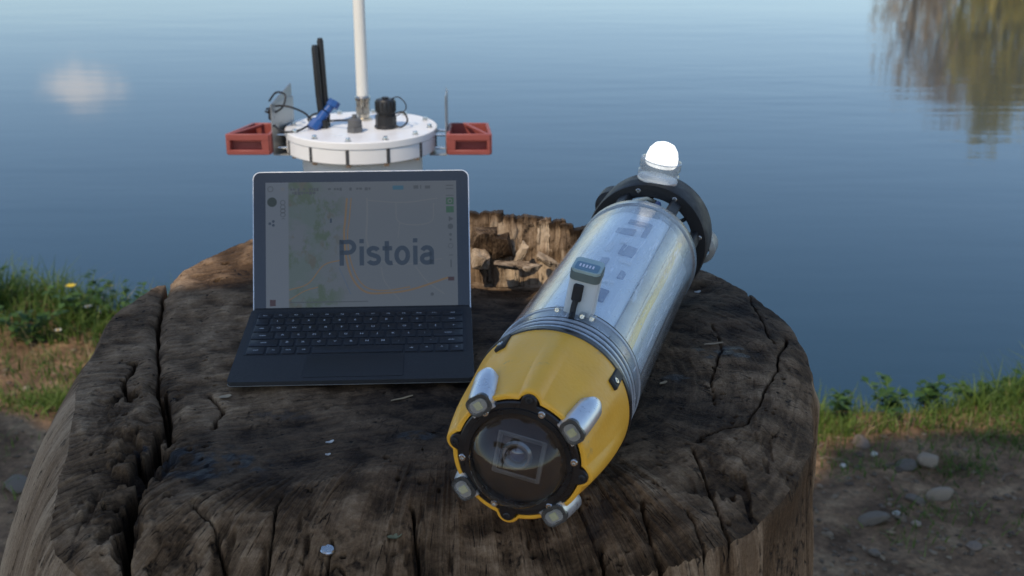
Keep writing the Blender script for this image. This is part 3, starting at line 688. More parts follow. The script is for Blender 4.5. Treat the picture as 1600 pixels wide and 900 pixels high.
# --- dome with the camera seen inside
MB().lathe([(.0384 * math.cos(a), .001 - .0385 * math.sin(a)) for a in np.linspace(0, math.pi / 2, 18)][:-1] + [(0, -.0375)], (0, 0, 0), Y, 56).build('camera_dome', M_dome, auv)
cavity = MB().lathe([(.038, .002), (.0375, .03), (0, .031)], (0, 0, 0), Y, 40).build('camera_housing', M_dark, auv)
M_pcb = mat('camera_bracket_grey', (.15, .14, .125), .4, noise=(90, .3))
fr_ = MB()
for sx_, sz_, cx_, cz_ in ((.036, .0036, 0, .0165), (.036, .0036, 0, -.0165), (.0036, .036, .0175, 0), (.0036, .036, -.0175, 0)): fr_.box((cx_, .004, cz_), (sx_, .006, sz_), bevel=.0006)
fr_.build('camera_frame', M_pcb, cavity)
MB().box((0, .010, 0), (.033, .004, .031), bevel=.001).build('camera_board', mat('board_brown', (.40, .28, .13), .5, noise=(300, .8)), cavity)
MB().lathe([(.0125, .009), (.0125, .001), (.0108, -.001), (.0092, -.001), (.0070, .003), (0, .0035)], (-.002, 0, .001), Y, 28).build('camera_lens', mat('lens_barrel_grey', (.22, .22, .21), .25, .7), cavity)
MB().lathe([(.0058, .0018), (.004, .0004), (0, 0)], (-.002, 0, .001), Y, 20).build('lens_glass', mat('coated_glass', (.02, .02, .04), .03, spec=1.0), cavity)
MB().box((.013, .004, .009), (.003, .003, .012), bevel=.0005).box((-.013, .004, .006), (.004, .003, .006), bevel=.0005).box((0, .004, -.0135), (.016, .003, .002), bevel=.0005).box((.011, .006, -.010), (.006, .004, .004), bevel=.0005).box((-.012, .006, -.011), (.004, .004, .006), bevel=.0005).build('connector', M_alu, cavity)  # small bright metal bits added to give glints inside the dome
# --- four lights
def light(deg):
    rot = Matrix.Rotation(R(90 - deg), 3, 'Y')           # local Z points outward
    c = lambda x, t, z: rot @ Vector((x, t, z))
    body_ = MB()
    n = 12; Pp = []; Fq = []
    for t, w, h0, h1 in ((-.004, .0100, .0445, .0595), (.004, .0112, .0445, .0620), (.022, .0108, .048, .0660), (.030, .0102, .0505, .0676), (.037, .0066, .0545, .0664)):
        for k in range(n + 1):
            a = math.pi * k / n; Pp.append(c(w * math.cos(a), t, h0 + .003 + (h1 - h0 - .003) * (math.sin(a) ** .6)))
        Pp.append(c(-w, t, h0)); Pp.append(c(w, t, h0))
    mm = n + 3
    for k in range(4):
        for i_ in range(mm):
            j_ = (i_ + 1) % mm; Fq.append((k * mm + i_, k * mm + j_, (k + 1) * mm + j_, (k + 1) * mm + i_))
    Fq.append(tuple(range(mm))); Fq.append(tuple(range(4 * mm, 5 * mm)))
    lb = body_.add(Pp, Fq).build('headlight', M_alu, auv, sharp=50)
    Mx = Matrix.Translation(c(0, -.0045, .0518)) @ (rot @ Matrix.Rotation(R(90), 3, 'X')).to_4x4()
    fr = MB().prism(rrect(.0195, .0155, .0055), -.0022, .0012, Mx).build('light_frame', mat_frame, lb, sharp=40)
    MB().prism(rrect(.0140, .0095, .0040), .0012, .0016, Mx).build('reflector', M_ledf, lb)
    MB().prism(rrect(.0058, .0062, .0005, 1), .0016, .0024, Mx).build('led_chip', M_led, lb)
    MB().prism(rrect(.0150, .0105, .0042), .0028, .0036, Mx).build('light_window', M_lens, lb)
    return lb
mat_frame = mat('light_frame_grey', (.085, .088, .085), .3, .4, noise=(120, .3))
for dg_ in (45, 135, 225, 315): light(dg_)
# latch recesses behind the upper lights
for dg_ in (45, 137):
    rot = Matrix.Rotation(R(90 - dg_), 3, 'Y')
    lt = MB().box(rot @ Vector((.004, .088, .0655)), (.010, .026, .006), rot, .001).build('latch', M_blkm, auv)
    screw(rot @ Vector((.004, .082, .0684)), rot @ Vector((0, 0, 1)), .0028, lt, M_steel, .0012)
# --- clear tube, chassis inside, end rings
MB().lathe([(.0660, .101), (.0660, .500), (.0625, .500), (.0625, .101)], (0, 0, 0), Y, 96, closed=True).build('clear_tube', M_tube, auv, sharp=50)
M_chas = mat('brushed_tray', (.80, .89, .97), .45, .0, noise=(14, .18))
M_chas.node_tree.nodes['Noise Texture'].inputs['Scale'].default_value = 30
inner = MB()
nseg = 80; PP = []; FF = []
for k, t in enumerate((.118, .49)):
    for i_ in range(nseg):
        dg_ = 360 * i_ / nseg; rr_ = .0595
        # flat deck on top, flat flank on the right
        if 58 < dg_ < 128: rr_ = min(.0595, .0560 / max(.2, math.sin(R(dg_))))
        if 8 < dg_ < 50: rr_ = min(.0595, .0540 / max(.2, math.cos(R(dg_ - 29))))
        PP.append(pol(rr_, dg_, t))
for i_ in range(nseg):
    j_ = (i_ + 1) % nseg; FF.append((i_, j_, nseg + j_, nseg + i_))
FF += [tuple(range(nseg)), tuple(range(nseg, 2 * nseg))]
chassis = inner.add(PP, FF).build('inner_tray', M_chas, auv, sharp=12)
M_brown = mat('brown_grey_panel', (.40, .37, .31), .5, noise=(40, .3))
mb = MB()
for a0, a1 in ((47, 59), (128, 142), (-14, 5)):
    P_ = []; n_ = 8
    for t in (.125, .485):
        for k in range(n_ + 1): P_.append(pol(.0604, a0 + (a1 - a0) * k / n_, t))
    mb.add(P_, [(k, k + 1, n_ + 2 + k, n_ + 1 + k) for k in range(n_)])
mb.build('side_panel', M_brown, chassis)
M_cab = mat('yellow_cable', (.80, .60, .02), .45)
MB().tube([pol(.0572, 37 + 1.0 * math.sin(t * 30), t) for t in np.linspace(.12, .485, 30)], .0030, 8).build('cable', M_cab, chassis)
MB().tube([pol(.0570, 22 + 1.0 * math.sin(t * 22 + 1), t) for t in np.linspace(.12, .485, 30)], .0012, 8).build('cable', mat('white_cable', (.7, .7, .68), .45), chassis)
M_bl = mat('circuit_blue', (.05, .10, .22), .4, noise=(140, .6))
for (dg_, t, sx_, st) in ((84, .36, .016, .03), (74, .29, .012, .022), (98, .42, .02, .018), (86, .225, .014, .03), (66, .40, .010, .03), (100, .30, .008, .05), (90, .455, .022, .012), (78, .44, .006, .05), (108, .20, .010, .05)):
    rot = Matrix.Rotation(R(90 - dg_), 3, 'Y'); MB().box(rot @ Vector((0, t, .0572)), (sx_, st, .0022), rot, .0004).build('circuit_board', M_bl, chassis)
M_lbl = mat('white_sticker', (.85, .85, .84), .5, noise=(200, .15))
for (dg_, t, sx_, st) in ((80, .325, .012, .008), (93, .385, .008, .014), (70, .35, .006, .012), (88, .26, .018, .006), (103, .36, .006, .03)):
    rot = Matrix.Rotation(R(90 - dg_), 3, 'Y'); MB().box(rot @ Vector((0, t, .0586)), (sx_, st, .0008), rot).build('sticker', M_lbl, chassis)
M_seam = mat('dark_seam', (.05, .05, .05), .5)
for dg_ in (59.5, 127.5, 46.5, 4.5, 143): MB().tube([pol(.0603, dg_, .12), pol(.0603, dg_, .486)], .0008, 6).build('tray_seam', M_seam, chassis)
# collar rings
M_clr = mat('grey_translucent_rings', (.36, .40, .44), .25, .2, noise=(60, .2))
M_orng = mat('rubber_seal', (.02, .022, .025), .45)
for t in (.108, .117, .126, .150): MB().lathe([(.0661, t), (.0668, t + .0006), (.0668, t + .0036), (.0661, t + .0042)], (0, 0, 0), Y, 96).build('collar_ring', M_clr, auv)
for t in (.1135, .1225, .1315, .1555): MB().lathe([(.0660, t), (.0664, t + .0004), (.0664, t + .0012), (.0660, t + .0016)], (0, 0, 0), Y, 96).build('seal_ring', M_orng, auv)
MB().lathe([(.0660, .0975), (.0684, .0985), (.0684, .1045), (.0664, .1070), (.0655, .107)], (0, 0, 0), Y, 96).build('joint_band', M_blk, auv)
MB().lathe([(.0655, .494), (.0678, .495), (.0680, .507), (.0660, .512), (.030, .512)], (0, 0, 0), Y, 96).build('end_cap', mat('end_cap_grey', (.25, .28, .31), .3, .5, noise=(60, .25)), auv)
# --- antenna module on top
am = MB().prism(rrect(.0255, .0180, .003), 0, .033, Matrix.Translation((0, .146, .0655))).build('antenna_mount', mat('milky_plastic', (.62, .66, .66), .35, noise=(60, .12)), auv)
am.location = (0, .008, 0)
MB().prism(rrect(.0250, .0150, .003), -.0005, .004, Matrix.Translation((0, .146, .0660))).build('mount_foot', M_lens, am)
T_ = Matrix.Translation((0, .147, .0985)) @ Matrix.Rotation(R(8), 4, 'X') @ Matrix.Diagonal((.80, .82, .78, 1))
MB().prism(rrect(.0330, .0310, .007), 0, .0095, T_).build('antenna_puck', mat('grey_green_rubber', (.13, .17, .165), .4, noise=(100, .2)), am)
MB().prism(rrect(.0315, .0295, .0065), .0095, .0125, T_).build('puck_lid', mat('pale_green_plastic', (.36, .46, .44), .35, noise=(80, .2)), am)
MB().prism(rrect(.0255, .0170, .003), .0125, .0130, T_ @ Matrix.Translation((0, -.004, 0))).build('puck_label', mat('label_blue_green', (.14, .24, .30), .4, noise=(200, .3)), am)
lb_ = MB()
for k in range(5): lb_.box((-.008 + k * .0035, -.0035, .0132), (.0018, .006, .0003))
for v in range(len(lb_.v)): lb_.v[v] = tuple(T_ @ Vector(lb_.v[v]))
lb_.build('label_print', mat('print_white', (.75, .72, .78), .5), am)
MB().box((-.003, .1350, .0860), (.0085, .0045, .0150), bevel=.001).tube([(-.003, .1340, .080), (-.0035, .1325, .073), (-.003, .1300, .0685), (-.002, .122, .0672)], .0026, 10).build('cable_plug', M_blkm, am)
for sx_ in (-.016, .006, .0145):
    bk = MB().box((sx_, .1315, .0685), (.006, .005, .006), bevel=.001).build('clamp', M_lens, am)
    screw((sx_, .1288, .0690), (0, -1, .2), .0022, am)
# --- tail: struts, ring, thrusters, lamp
for dg_ in (22, 62 + 4, 126, 158, 250, 300):
    rot = Matrix.Rotation(R(90 - dg_), 3, 'Y')
    MB().box(rot @ Vector((0, .546, .0580)), (.013, .082, .010), rot, .0015).build('tail_strut', M_blkm, auv)
ring = MB().lathe([(.0700, .568), (.0712, .572), (.0712, .622), (.0690, .630), (.0560, .630), (.0545, .624), (.0545, .572), (.0565, .568)], (0, 0, 0), Y, 96, closed=True).build('tail_ring', M_blkm, auv, sharp=30)
for dg_ in (70, 110, 20, 160): screw(pol(.0635, dg_, .5682), (0, -1, 0), .0028, ring, M_steel, .0015)
hub = MB().lathe([(0, .535), (.016, .538), (.020, .552), (.020, .600), (.012, .640), (0, .648)], (0, 0, 0), Y, 32).build('tail_hub', mat('navy_motor', (.02, .035, .075), .35), auv)
for dg_ in (40, 100, 160, 220, 280, 340):
    MB().tube([pol(.018, dg_, .59), pol(.0560, dg_, .60)], .0026, 8).build('spoke', M_blk, hub)
MB().tube([pol(.05, 120, .51), pol(.058, 112, .54), pol(.056, 100, .56), pol(.045, 92, .59)], .0022, 8).build('wire', mat('white_wire', (.7, .65, .5), .5), auv)
MB().tube([pol(.04, 60, .51), pol(.050, 66, .54), pol(.040, 72, .58)], .0018, 8).build('wire', M_cab, auv)
MB().tube([pol(.045, 80, .51), pol(.055, 84, .55), pol(.03, 85, .585)], .0040, 8).build('wire', mat('blue_wire', (.03, .06, .16), .4), auv)
for dg_ in (0, 180):
    th_ = MB().lathe([(.012, .628), (.0185, .632), (.0190, .660), (.0170, .664), (.0170, .632), (.012, .632)], pol(.061, dg_ - 12, 0) * 1.0, Y, 30, closed=True).build('thruster', mat('thruster_grey', (.30, .30, .28), .45, .2, noise=(50, .4)) if dg_ == 0 else M_blkm, auv)
    c_ = pol(.061, dg_ - 12, .648)
    pr_ = MB().lathe([(0, -.012), (.005, -.010), (.006, .008), (0, .012)], c_, Y, 16)
    for k in range(3):
        a = R(120 * k); u_ = Vector((math.cos(a), 0, math.sin(a))); v_ = Vector((-math.sin(a), 0, math.cos(a)))
        pr_.add([c_ + u_ * .004 + v_ * .003 + Vector((0, .004, 0)), c_ + u_ * .015 + v_ * .006 + Vector((0, .003, 0)), c_ + u_ * .0155 - v_ * .005 - Vector((0, .003, 0)), c_ + u_ * .004 - v_ * .003 - Vector((0, .004, 0)), c_ + u_ * .004 + v_ * .003 + Vector((0, .0052, 0)), c_ + u_ * .015 + v_ * .006 + Vector((0, .0042, 0)), c_ + u_ * .0155 - v_ * .005 - Vector((0, .0018, 0)), c_ + u_ * .004 - v_ * .003 - Vector((0, .0028, 0))], [(0, 1, 2, 3), (7, 6, 5, 4), (0, 4, 5, 1), (1, 5, 6, 2), (2, 6, 7, 3), (3, 7, 4, 0)])
    pr_.build('propeller', M_blk, th_)
# lamp on top of the ring
lc = Vector((-.006, .598, .0702))
lamp = MB().lathe([(.0225, 0), (.0245, .003), (.0245, .008), (.0228, .010), (.0228, .012), (.0246, .015), (.0243, .0235), (.0225, .0240), (.0222, .022)], lc, (0, 0, 1), 40).build('lamp_cup', M_cup, auv, sharp=40)
MB().lathe([(.0225, -.003), (.0240, -.001), (.0240, .0015), (.0215, .0020)], lc, (0, 0, 1), 36).build('lamp_base', M_alu, lamp)
MB().lathe([(.0170, .017), (.0190, .020), (.0188, .028), (.0165, .036), (.0115, .0425), (.005, .0450), (0, .0455)], lc, (0, 0, 1), 36).build('lamp_dome', mat('lit_white_lamp', (.9, .9, .88), .3, emit=((1, .98, .94), 1.1)), lamp)
# ================================================================ LAPTOP (origin: middle of the front edge on the wood; +Y to the hinge)
M_case = mat('magnesium_silver', (.55, .56, .57), .35, .7, noise=(80, .08))
M_bz = mat('glass_black', (.010, .012, .015), .09, spec=.6)
M_kb = mat('charcoal_fabric', (.027, .027, .028), .85, noise=(400, .3), bump=(900, .3))
M_key = mat('key_plastic', (.012, .013, .016), .55, noise=(200, .25))
M_leg = mat('key_print', (.50, .51, .52), .6)
M_pad = mat('touchpad_glass', (.010, .011, .013), .35)
lp = empty('laptop', (-.1600, 1.1190, .0035), (0, 0, R(2.8)))
tag(lp, 'small tablet laptop with keyboard cover showing a map on its screen, on the stump', 'laptop')
W, D = .2450, .1760
TL = R(3.6)
# keyboard cover: sheet sloping up to the magnetic fold
Mk = Matrix.Translation((0, 0, .0012)) @ Matrix.Rotation(TL, 4, 'X')
def kp(x, y, z=0): return Mk @ Vector((x, y, z))
kb = MB().prism(rrect(W, D, .006), -.0022, .0022, Mk @ Matrix.Translation((0, D / 2, 0))).build('keyboard_cover', M_kb, lp, sharp=50)
MB().prism(rrect(W + .0004, D, .006), -.0028, -.0023, Mk @ Matrix.Translation((0, D / 2, 0))).build('cover_underside', M_case, kb)
MB().prism(rrect(.1000, .0490, .002), .0022, .0026, Mk @ Matrix.Translation((.001, .0075 + .0245, 0))).build('touchpad', M_pad, lp)
MB().prism(rrect(W - .014, .1085, .003), .0022, .0025, Mk @ Matrix.Translation((0, .0595 + .0545, 0))).build('key_bed', mat('key_bed_black', (.016, .018, .022), .7), lp)
rows = [  # y, height, [(width, legend)]
    (.0605, .0160, [(1.3, 'ctrl'), (1, 'fn'), (1, 'win'), (1, 'alt'), (6.1, ''), (1, 'alt'), (1, '<'), (1, '^'), (1, '>')]),
    (.0785, .0160, [(1.9, 'shift')] + [(1, c) for c in 'ZXCVBNM,.-'] + [(1.6, 'shift')]),
    (.0965, .0160, [(1.5, 'caps')] + [(1, c) for c in 'ASDFGHJKL'] + [(1, ';'), (2.0, 'enter')]),
    (.1145, .0160, [(1.1, 'tab')] + [(1, c) for c in 'QWERTYUIOP'] + [(1, '['), (1.3, '+')]),
    (.1325, .0160, [(.9, '`')] + [(1, c) for c in '1234567890'] + [(1, "'"), (1.5, 'back')]),
    (.1505, .0110, [(1.0, 'esc')] + [(1, 'F%d' % k) for k in range(1, 12)] + [(1.4, 'del')]),
]
leg_parts = []
for y0, hh, keys in rows:
    tot = sum(k[0] for k in keys); pitch = (W - .018) / tot; x0 = -W / 2 + .009
    for wd, lg in keys:
        kw = wd * pitch; c = (x0 + kw / 2, y0 + hh / 2)
        Mx = Mk @ Matrix.Translation((c[0], c[1], 0))
        m = MB(); rr1 = rrect(kw - .0022, hh - .0004, .0014, 2); rr2 = rrect(kw - .0036, hh - .0018, .0012, 2); n = len(rr1)
        m.add([Mx @ Vector((a, b, .0024)) for a, b in rr1] + [Mx @ Vector((a, b, .0034)) for a, b in rr1] + [Mx @ Vector((a, b, .0038)) for a, b in rr2],
              [(i_, (i_ + 1) % n, n + (i_ + 1) % n, n + i_) for i_ in range(n)] + [(n + i_, n + (i_ + 1) % n, 2 * n + (i_ + 1) % n, 2 * n + i_) for i_ in range(n)] + [tuple(range(2 * n, 3 * n))])
        ko = m.build('key', M_key, lp, sharp=30)
        if lg:
            tm = text_mesh(lg, .0052 if len(lg) == 1 else .0038, .00004, 'CENTER')
            tm.transform(Mx @ Matrix.Translation((0, -.0012, .00395))); tm.materials.append(M_leg); link('key_print', tm, ko)
        x0 += kw
# screen slab, tilted back
TB = R(23.5)
Ms = Matrix.Translation((0, D + .0005, -.002)) @ Matrix.Rotation(math.pi / 2 - TB, 4, 'X')   # local: x right, y up the screen, z towards the viewer
SH = .1715
slab = MB().prism(rrect(W, SH, .0085), -.0082, -.0006, Ms @ Matrix.Translation((0, SH / 2, 0))).build('tablet_body', M_case, lp, sharp=40)
MB().prism(rrect(W - .0022, SH - .0022, .0078), -.0006, .0, Ms @ Matrix.Translation((0, SH / 2, 0))).build('screen_bezel', M_bz, lp, sharp=40)
# kickstand
MB().prism(rrect(W - .012, .095, .006), -.0012, .0012, Matrix.Translation((0, D + .042, .0)) @ Matrix.Rotation(R(-35), 4, 'X') @ Matrix.Rotation(math.pi / 2, 4, 'X') @ Matrix.Translation((0, .034, 0))).build('kickstand', M_case, lp)
# magnetic fold of the cover over the lower bezel
MB().prism(rrect(W - .004, .016, .002), .0003, .0016, Ms @ Matrix.Translation((0, .0085, 0))).build('cover_fold', M_kb, lp)
AW, AH = .2160, .1440; AX0, AY1 = -AW / 2, SH - .0125
def sp(fx, fy, z=.0002): return Ms @ Vector((AX0 + fx * AW, AY1 - fy * AH, z))
def emat(name, col, k=1.0):
    m = bpy.data.materials.new(name); m.use_nodes = True; b = m.node_tree.nodes['Principled BSDF']
    b.inputs['Base Color'].default_value = (.01, .01, .01, 1); b.inputs['Roughness'].default_value = .07; b.inputs['Specular IOR Level'].default_value = .35
    b.inputs['Emission Color'].default_value = (*col, 1); b.inputs['Emission Strength'].default_value = k; return m
SCK = .21
def map_mat():
    m = emat('map_display', (.25, .28, .31), SCK); n = m.node_tree.nodes; L = m.node_tree.links; b = n['Principled BSDF']
    tc = n.new('ShaderNodeTexCoord'); sep = n.new('ShaderNodeSeparateXYZ'); L.new(tc.outputs['UV'], sep.inputs[0])
    def MR(o, a, c):
        q = n.new('ShaderNodeMapRange'); q.interpolation_type = 'SMOOTHSTEP'; q.inputs[1].default_value = a; q.inputs[2].default_value = c; L.new(o, q.inputs[0]); return q.outputs[0]
    def MU(a, c):
        q = n.new('ShaderNodeMath'); q.operation = 'MULTIPLY'; L.new(a, q.inputs[0]); L.new(c, q.inputs[1]); return q.outputs[0]
    def NS(s, lo, hi, sd=0, st=(1, 1, 1)):
        mp = n.new('ShaderNodeMapping'); mp.inputs['Location'].default_value = (sd, sd, 0); mp.inputs['Scale'].default_value = st; mp.inputs['Rotation'].default_value = (0, 0, R(25)); L.new(tc.outputs['UV'], mp.inputs[0])
        t = n.new('ShaderNodeTexNoise'); t.inputs['Scale'].default_value = s; t.inputs['Detail'].default_value = 6; t.inputs['Roughness'].default_value = .65; L.new(mp.outputs[0], t.inputs['Vector']); return MR(t.outputs[0], lo, hi)
    def mix(f, a, c):
        q = n.new('ShaderNodeMix'); q.data_type = 'RGBA'; L.new(f, q.inputs[0])
        if isinstance(a, tuple): q.inputs[6].default_value = (*a, 1)
        else: L.new(a, q.inputs[6])
        q.inputs[7].default_value = (*c, 1); return q.outputs[2]
    x = sep.outputs[0]
    band = MU(MR(x, .115, .125), MR(x, .40, .20)); band2 = MU(MR(x, .115, .125), MR(x, .46, .30))
    o = mix(MR(x, .115, .122), (.25, .30, .37), (.225, .262, .305))
    o = mix(MU(band, NS(3.5, .38, .55, 1)), o, (.185, .25, .24))
    o = mix(MU(band2, NS(7, .50, .60, 5, (1, .5, 1))), o, (.14, .20, .13))
    o = mix(MU(band2, NS(9, .54, .64, 9, (1, .5, 1))), o, (.185, .19, .15))
    L.new(o, b.inputs['Emission Color']); return m
def quad(name, pts_, m, parent):
    me = bpy.data.meshes.new(name); me.from_pydata([tuple(p) for p in pts_], [], [(0, 1, 2, 3)]); me.update(); me.materials.append(m)
    uv = me.uv_layers.new(name='UVMap')
    for l, c in zip(uv.data, ((0, 0), (1, 0), (1, 1), (0, 1))): l.uv = c
    return link(name, me, parent)
scr = quad('display', [sp(0, 1), sp(1, 1), sp(1, 0), sp(0, 0)], map_mat(), lp)
def ribbon(name, line, wd, m, z=.0004):
    ps = bez([(a, b * AH / AW, 0) for a, b in line], 10); P_ = []; 
    for k, p in enumerate(ps):
        d_ = (ps[min(k + 1, len(ps) - 1)] - ps[max(k - 1, 0)]).normalized(); nn = Vector((-d_.y, d_.x, 0)) * wd / 2
        for q_ in (p + nn, p - nn): P_.append(sp(q_.x, q_.y * AW / AH, z))
    n = len(ps); m_ = MB().add(P_, [(2 * k, 2 * k + 1, 2 * k + 3, 2 * k + 2) for k in range(n - 1)]); return m_.build(name, m, scr, sharp=None)
E_or = emat('map_orange', (.36, .25, .13), SCK); E_wh = emat('map_white', (.27, .30, .33), SCK); E_dk = emat('map_text', (.065, .095, .14), SCK); E_gy = emat('icon_grey', (.13, .15, .17), SCK)
E_gr = emat('icon_green', (.07, .19, .10), SCK); E_bu = emat('icon_blue', (.07, .22, .34), SCK); E_rd = emat('icon_brown', (.10, .05, .045), SCK); E_dg = emat('icon_dark_green', (.05, .07, .05), SCK); E_bl2 = emat('map_river', (.17, .23, .33), SCK)
for ln, wd, m in (([(.425, .13), (.415, .3), (.408, .42), (.42, .62), (.455, .78), (.52, .875), (.62, .885), (.76, .86), (.95, .77)], .010, E_or), ([(.447, .13), (.436, .3), (.426, .43), (.437, .60), (.475, .76), (.53, .845), (.62, .865), (.75, .84)], .006, E_or),
                  ([(.53, .13), (.53, .3), (.525, .45), (.55, .6)], .010, E_wh), ([(.53, .15), (.72, .17), (.9, .14)], .006, E_wh), ([(.68, .17), (.70, .33), (.86, .33), (.88, .18)], .006, E_wh), ([(.7, .33), (.69, .45)], .005, E_wh), ([(.60, .68), (.62, .8), (.70, .95)], .006, E_wh), ([(.78, .68), (.84, .8), (.93, .9)], .006, E_wh), ([(.55, .62), (.72, .66), (.92, .62)], .005, E_wh),
                  ([(.38, .68), (.41, .78), (.44, .89)], .005, E_bl2), ([(.12, .85), (.22, .80), (.30, .66), (.39, .62)], .006, E_or), ([(.12, .93), (.2, .86), (.27, .83)], .005, E_or)):
    ribbon('map_road', ln, wd, m)
# the town name, drawn in an even grotesque: each letter as strokes of one width (letter box: x, cap height 1)
def arc(cx, cy, rx, ry, a0, a1, n=18): return [(cx + rx * math.cos(R(a0 + (a1 - a0) * k / n)), cy + ry * math.sin(R(a0 + (a1 - a0) * k / n))) for k in range(n + 1)]
SW = .172; XH = .735
def stroke(mb, ps, sx, x0, y0, sc, wd=SW):
    P_ = []; n = len(ps)
    for k in range(n):
        a_, b_ = Vector(ps[max(k - 1, 0)]), Vector(ps[min(k + 1, n - 1)]); d_ = (b_ - a_).normalized(); nn = Vector((-d_.y, d_.x)) * wd / 2; p = Vector(ps[k])
        for q_ in (p + nn, p - nn): P_.append(Ms @ Vector((x0 + (q_.x * sx) * sc, y0 + q_.y * sc, .0006)))
    mb.add(P_, [(2 * k, 2 * k + 1, 2 * k + 3, 2 * k + 2) for k in range(n - 1)])
h_ = SW / 2
GL = {'P': (.66, [[(h_, 0), (h_, 1)], [(0, 1 - h_), (.32, 1 - h_)] + arc(.33, .715, .235, .2125, 90, -90) + [(0, .5025)]]),
      'i': (.24, [[(.12, 0), (.12, XH)], [(.12, .86), (.12, 1.02)]]),
      's': (.53, [arc(.255, .535, .185, .1275, 20, 180, 12) + arc(.255, .505, .17, .11, 190, 262, 6) + arc(.27, .235, .19, .135, 82, -10, 8) + arc(.265, .205, .195, .1325, -15, -165, 12)]),
      't': (.39, [[(.17, .93), (.17, .22)] + arc(.30, .20, .13, .1275, 180, 275, 8) + [(.38, .085)], [(0, XH - h_), (.37, XH - h_)]]),
      'o': (.60, [arc(.29, XH / 2, .2175, .295, 0, 360, 32)]),
      'a': (.55, [arc(.255, .49, .185, .1725, 160, 0, 12) + [(.44, .0)], [(.44, .42)] + arc(.245, .225, .185, .1525, 90, 270, 14) + arc(.27, .235, .17, .1625, 270, 345, 8)])}
tw = .498 * AW; adv = sum(GL[c][0] for c in 'Pistoia') + .075 * 6; sc = tw / adv; xx_ = AX0 + .383 * AW; y0_ = AY1 - .665 * AH; nm = MB()
for c in 'Pistoia':
    for ps in GL[c][1]: stroke(nm, ps, 1.0, xx_, y0_, sc, SW * (1.0 if c != 'i' or len(ps) else 1))
    xx_ += (GL[c][0] + .075) * sc
nm.build('town_name', E_dk, scr, sharp=None)
def rect(name, x0, y0, x1, y1, m, z=.0005): return quad(name, [sp(x0, y1, z), sp(x1, y1, z), sp(x1, y0, z), sp(x0, y0, z)], m, scr)
rx = random.Random(3)
mb = MB()
for row, (xa, xb) in ((.052, (.13, .57)), (.080, (.14, .26))):
    x = xa
    while x < xb:
        wd = rx.uniform(.006, .016)
        if rx.random() < .8:
            hh = rx.uniform(.010, .020); mb.add([sp(x, row + hh, .0005), sp(x + wd, row + hh, .0005), sp(x + wd, row - hh * .3, .0005), sp(x, row - hh * .3, .0005)], [(0, 1, 2, 3)])
        x += wd + .004
mb.build('toolbar_text', E_gy, scr, sharp=None)
rect('toolbar_button', .665, .035, .722, .068, E_bu); rect('toolbar_button', .775, .035, .80, .062, E_gy); rect('toolbar_button', .81, .035, .815, .062, E_gy); rect('toolbar_button', .835, .038, .862, .062, E_gy)
rect('menu_line', .945, .035, .985, .042, E_gy); rect('menu_line', .945, .060, .985, .067, E_gy); rect('menu_line', .945, .115, .985, .121, E_gy)
def disc(name, fx, fy, r, m, n=16, z=.0005, inner=0):
    c = sp(fx, fy, z); ux = (sp(fx + .01, fy, z) - c).normalized(); uy = (sp(fx, fy - .01, z) - c).normalized()
    P_ = [c + ux * (r * math.cos(2 * math.pi * k / n)) + uy * (r * math.sin(2 * math.pi * k / n)) for k in range(n)]
    if inner:
        P_ += [c + ux * (inner * math.cos(2 * math.pi * k / n)) + uy * (inner * math.sin(2 * math.pi * k / n)) for k in range(n)]
        return MB().add(P_, [(k, (k + 1) % n, n + (k + 1) % n, n + k) for k in range(n)]).build(name, m, scr, sharp=None)
    return MB().add(P_, [tuple(range(n))]).build(name, m, scr, sharp=None)
rect('side_icon', .945, .135, .985, .19, E_gr); disc('side_icon', .965, .163, .0026, E_wh, z=.0007, inner=.0016); rect('side_icon', .945, .205, .985, .255, E_gr)
disc('side_icon', .966, .305, .0036, E_gy, 3); disc('side_icon', .966, .365, .0032, E_gy); disc('side_icon', .966, .43, .0016, E_gy); disc('side_icon', .966, .47, .0014, E_gy); disc('side_icon', .966, .52, .0030, E_gy, 16, .0005, .0024)
rect('side_icon', .955, .590, .978, .597, E_gy); rect('side_icon', .963, .630, .970, .690, E_gy); rect('side_icon', .950, .765, .982, .795, E_rd)
disc('menu_icon', .034, .155, .0055, E_dg); disc('menu_icon', .026, .052, .0034, E_gy, inner=.0026); disc('menu_icon', .090, .052, .0024, E_wh)
for fx, fy in ((.022, .325), (.040, .308), (.040, .338)): disc('menu_icon', fx, fy, .0016, E_dk)
for fy in (.160, .195, .225, .255): disc('menu_icon', .090, fy, .0030, E_gy, 12, .0005, .0022)
rect('menu_icon', .083, .285, .100, .290, E_gy); rect('menu_icon', .020, .925, .050, .975, E_rd)
rect('status_line', .125, .945, .53, .952, E_gy); rect('pointer', .335, .29, .345, .325, E_dk); disc('map_pin', .865, .90, .002, E_gy)
# ================================================================ BUOY (origin at its foot on the ground)
bx_, by_ = -.279, 2.246
gzb = float(ground_z(bx_, by_)) - .01
bu = empty('surface_buoy', (bx_, by_, gzb)); tag(bu, 'white cylindrical instrument buoy with bolted flange, tall white mast and red handles behind the laptop', 'buoy')
H = .0225 - gzb
M_wht = mat('white_polyethylene', (.80, .80, .79), .38, noise=(18, .05), wear=(14, (.62, .61, .58), .68))
M_body = mat('white_painted_pipe', (.74, .74, .71), .45, noise=(10, .07), wear=(9, (.55, .53, .48), .66))
M_gal = mat('galvanised_plate', (.40, .42, .43), .42, .8, noise=(50, .25))
M_red = mat('red_plastic', (.30, .075, .060), .5, noise=(25, .18), wear=(30, (.25, .08, .06), .66), bump=(150, .2))
M_rub = mat('black_rubber', (.012, .012, .013), .45, noise=(60, .3))
M_blu = mat('blue_plastic', (.015, .075, .26), .4, noise=(60, .25))
MB().lathe([(.085, 0), (.111, .004), (.111, H - .0415), (.104, H - .040)], n=72).build('buoy_body', M_body, bu)
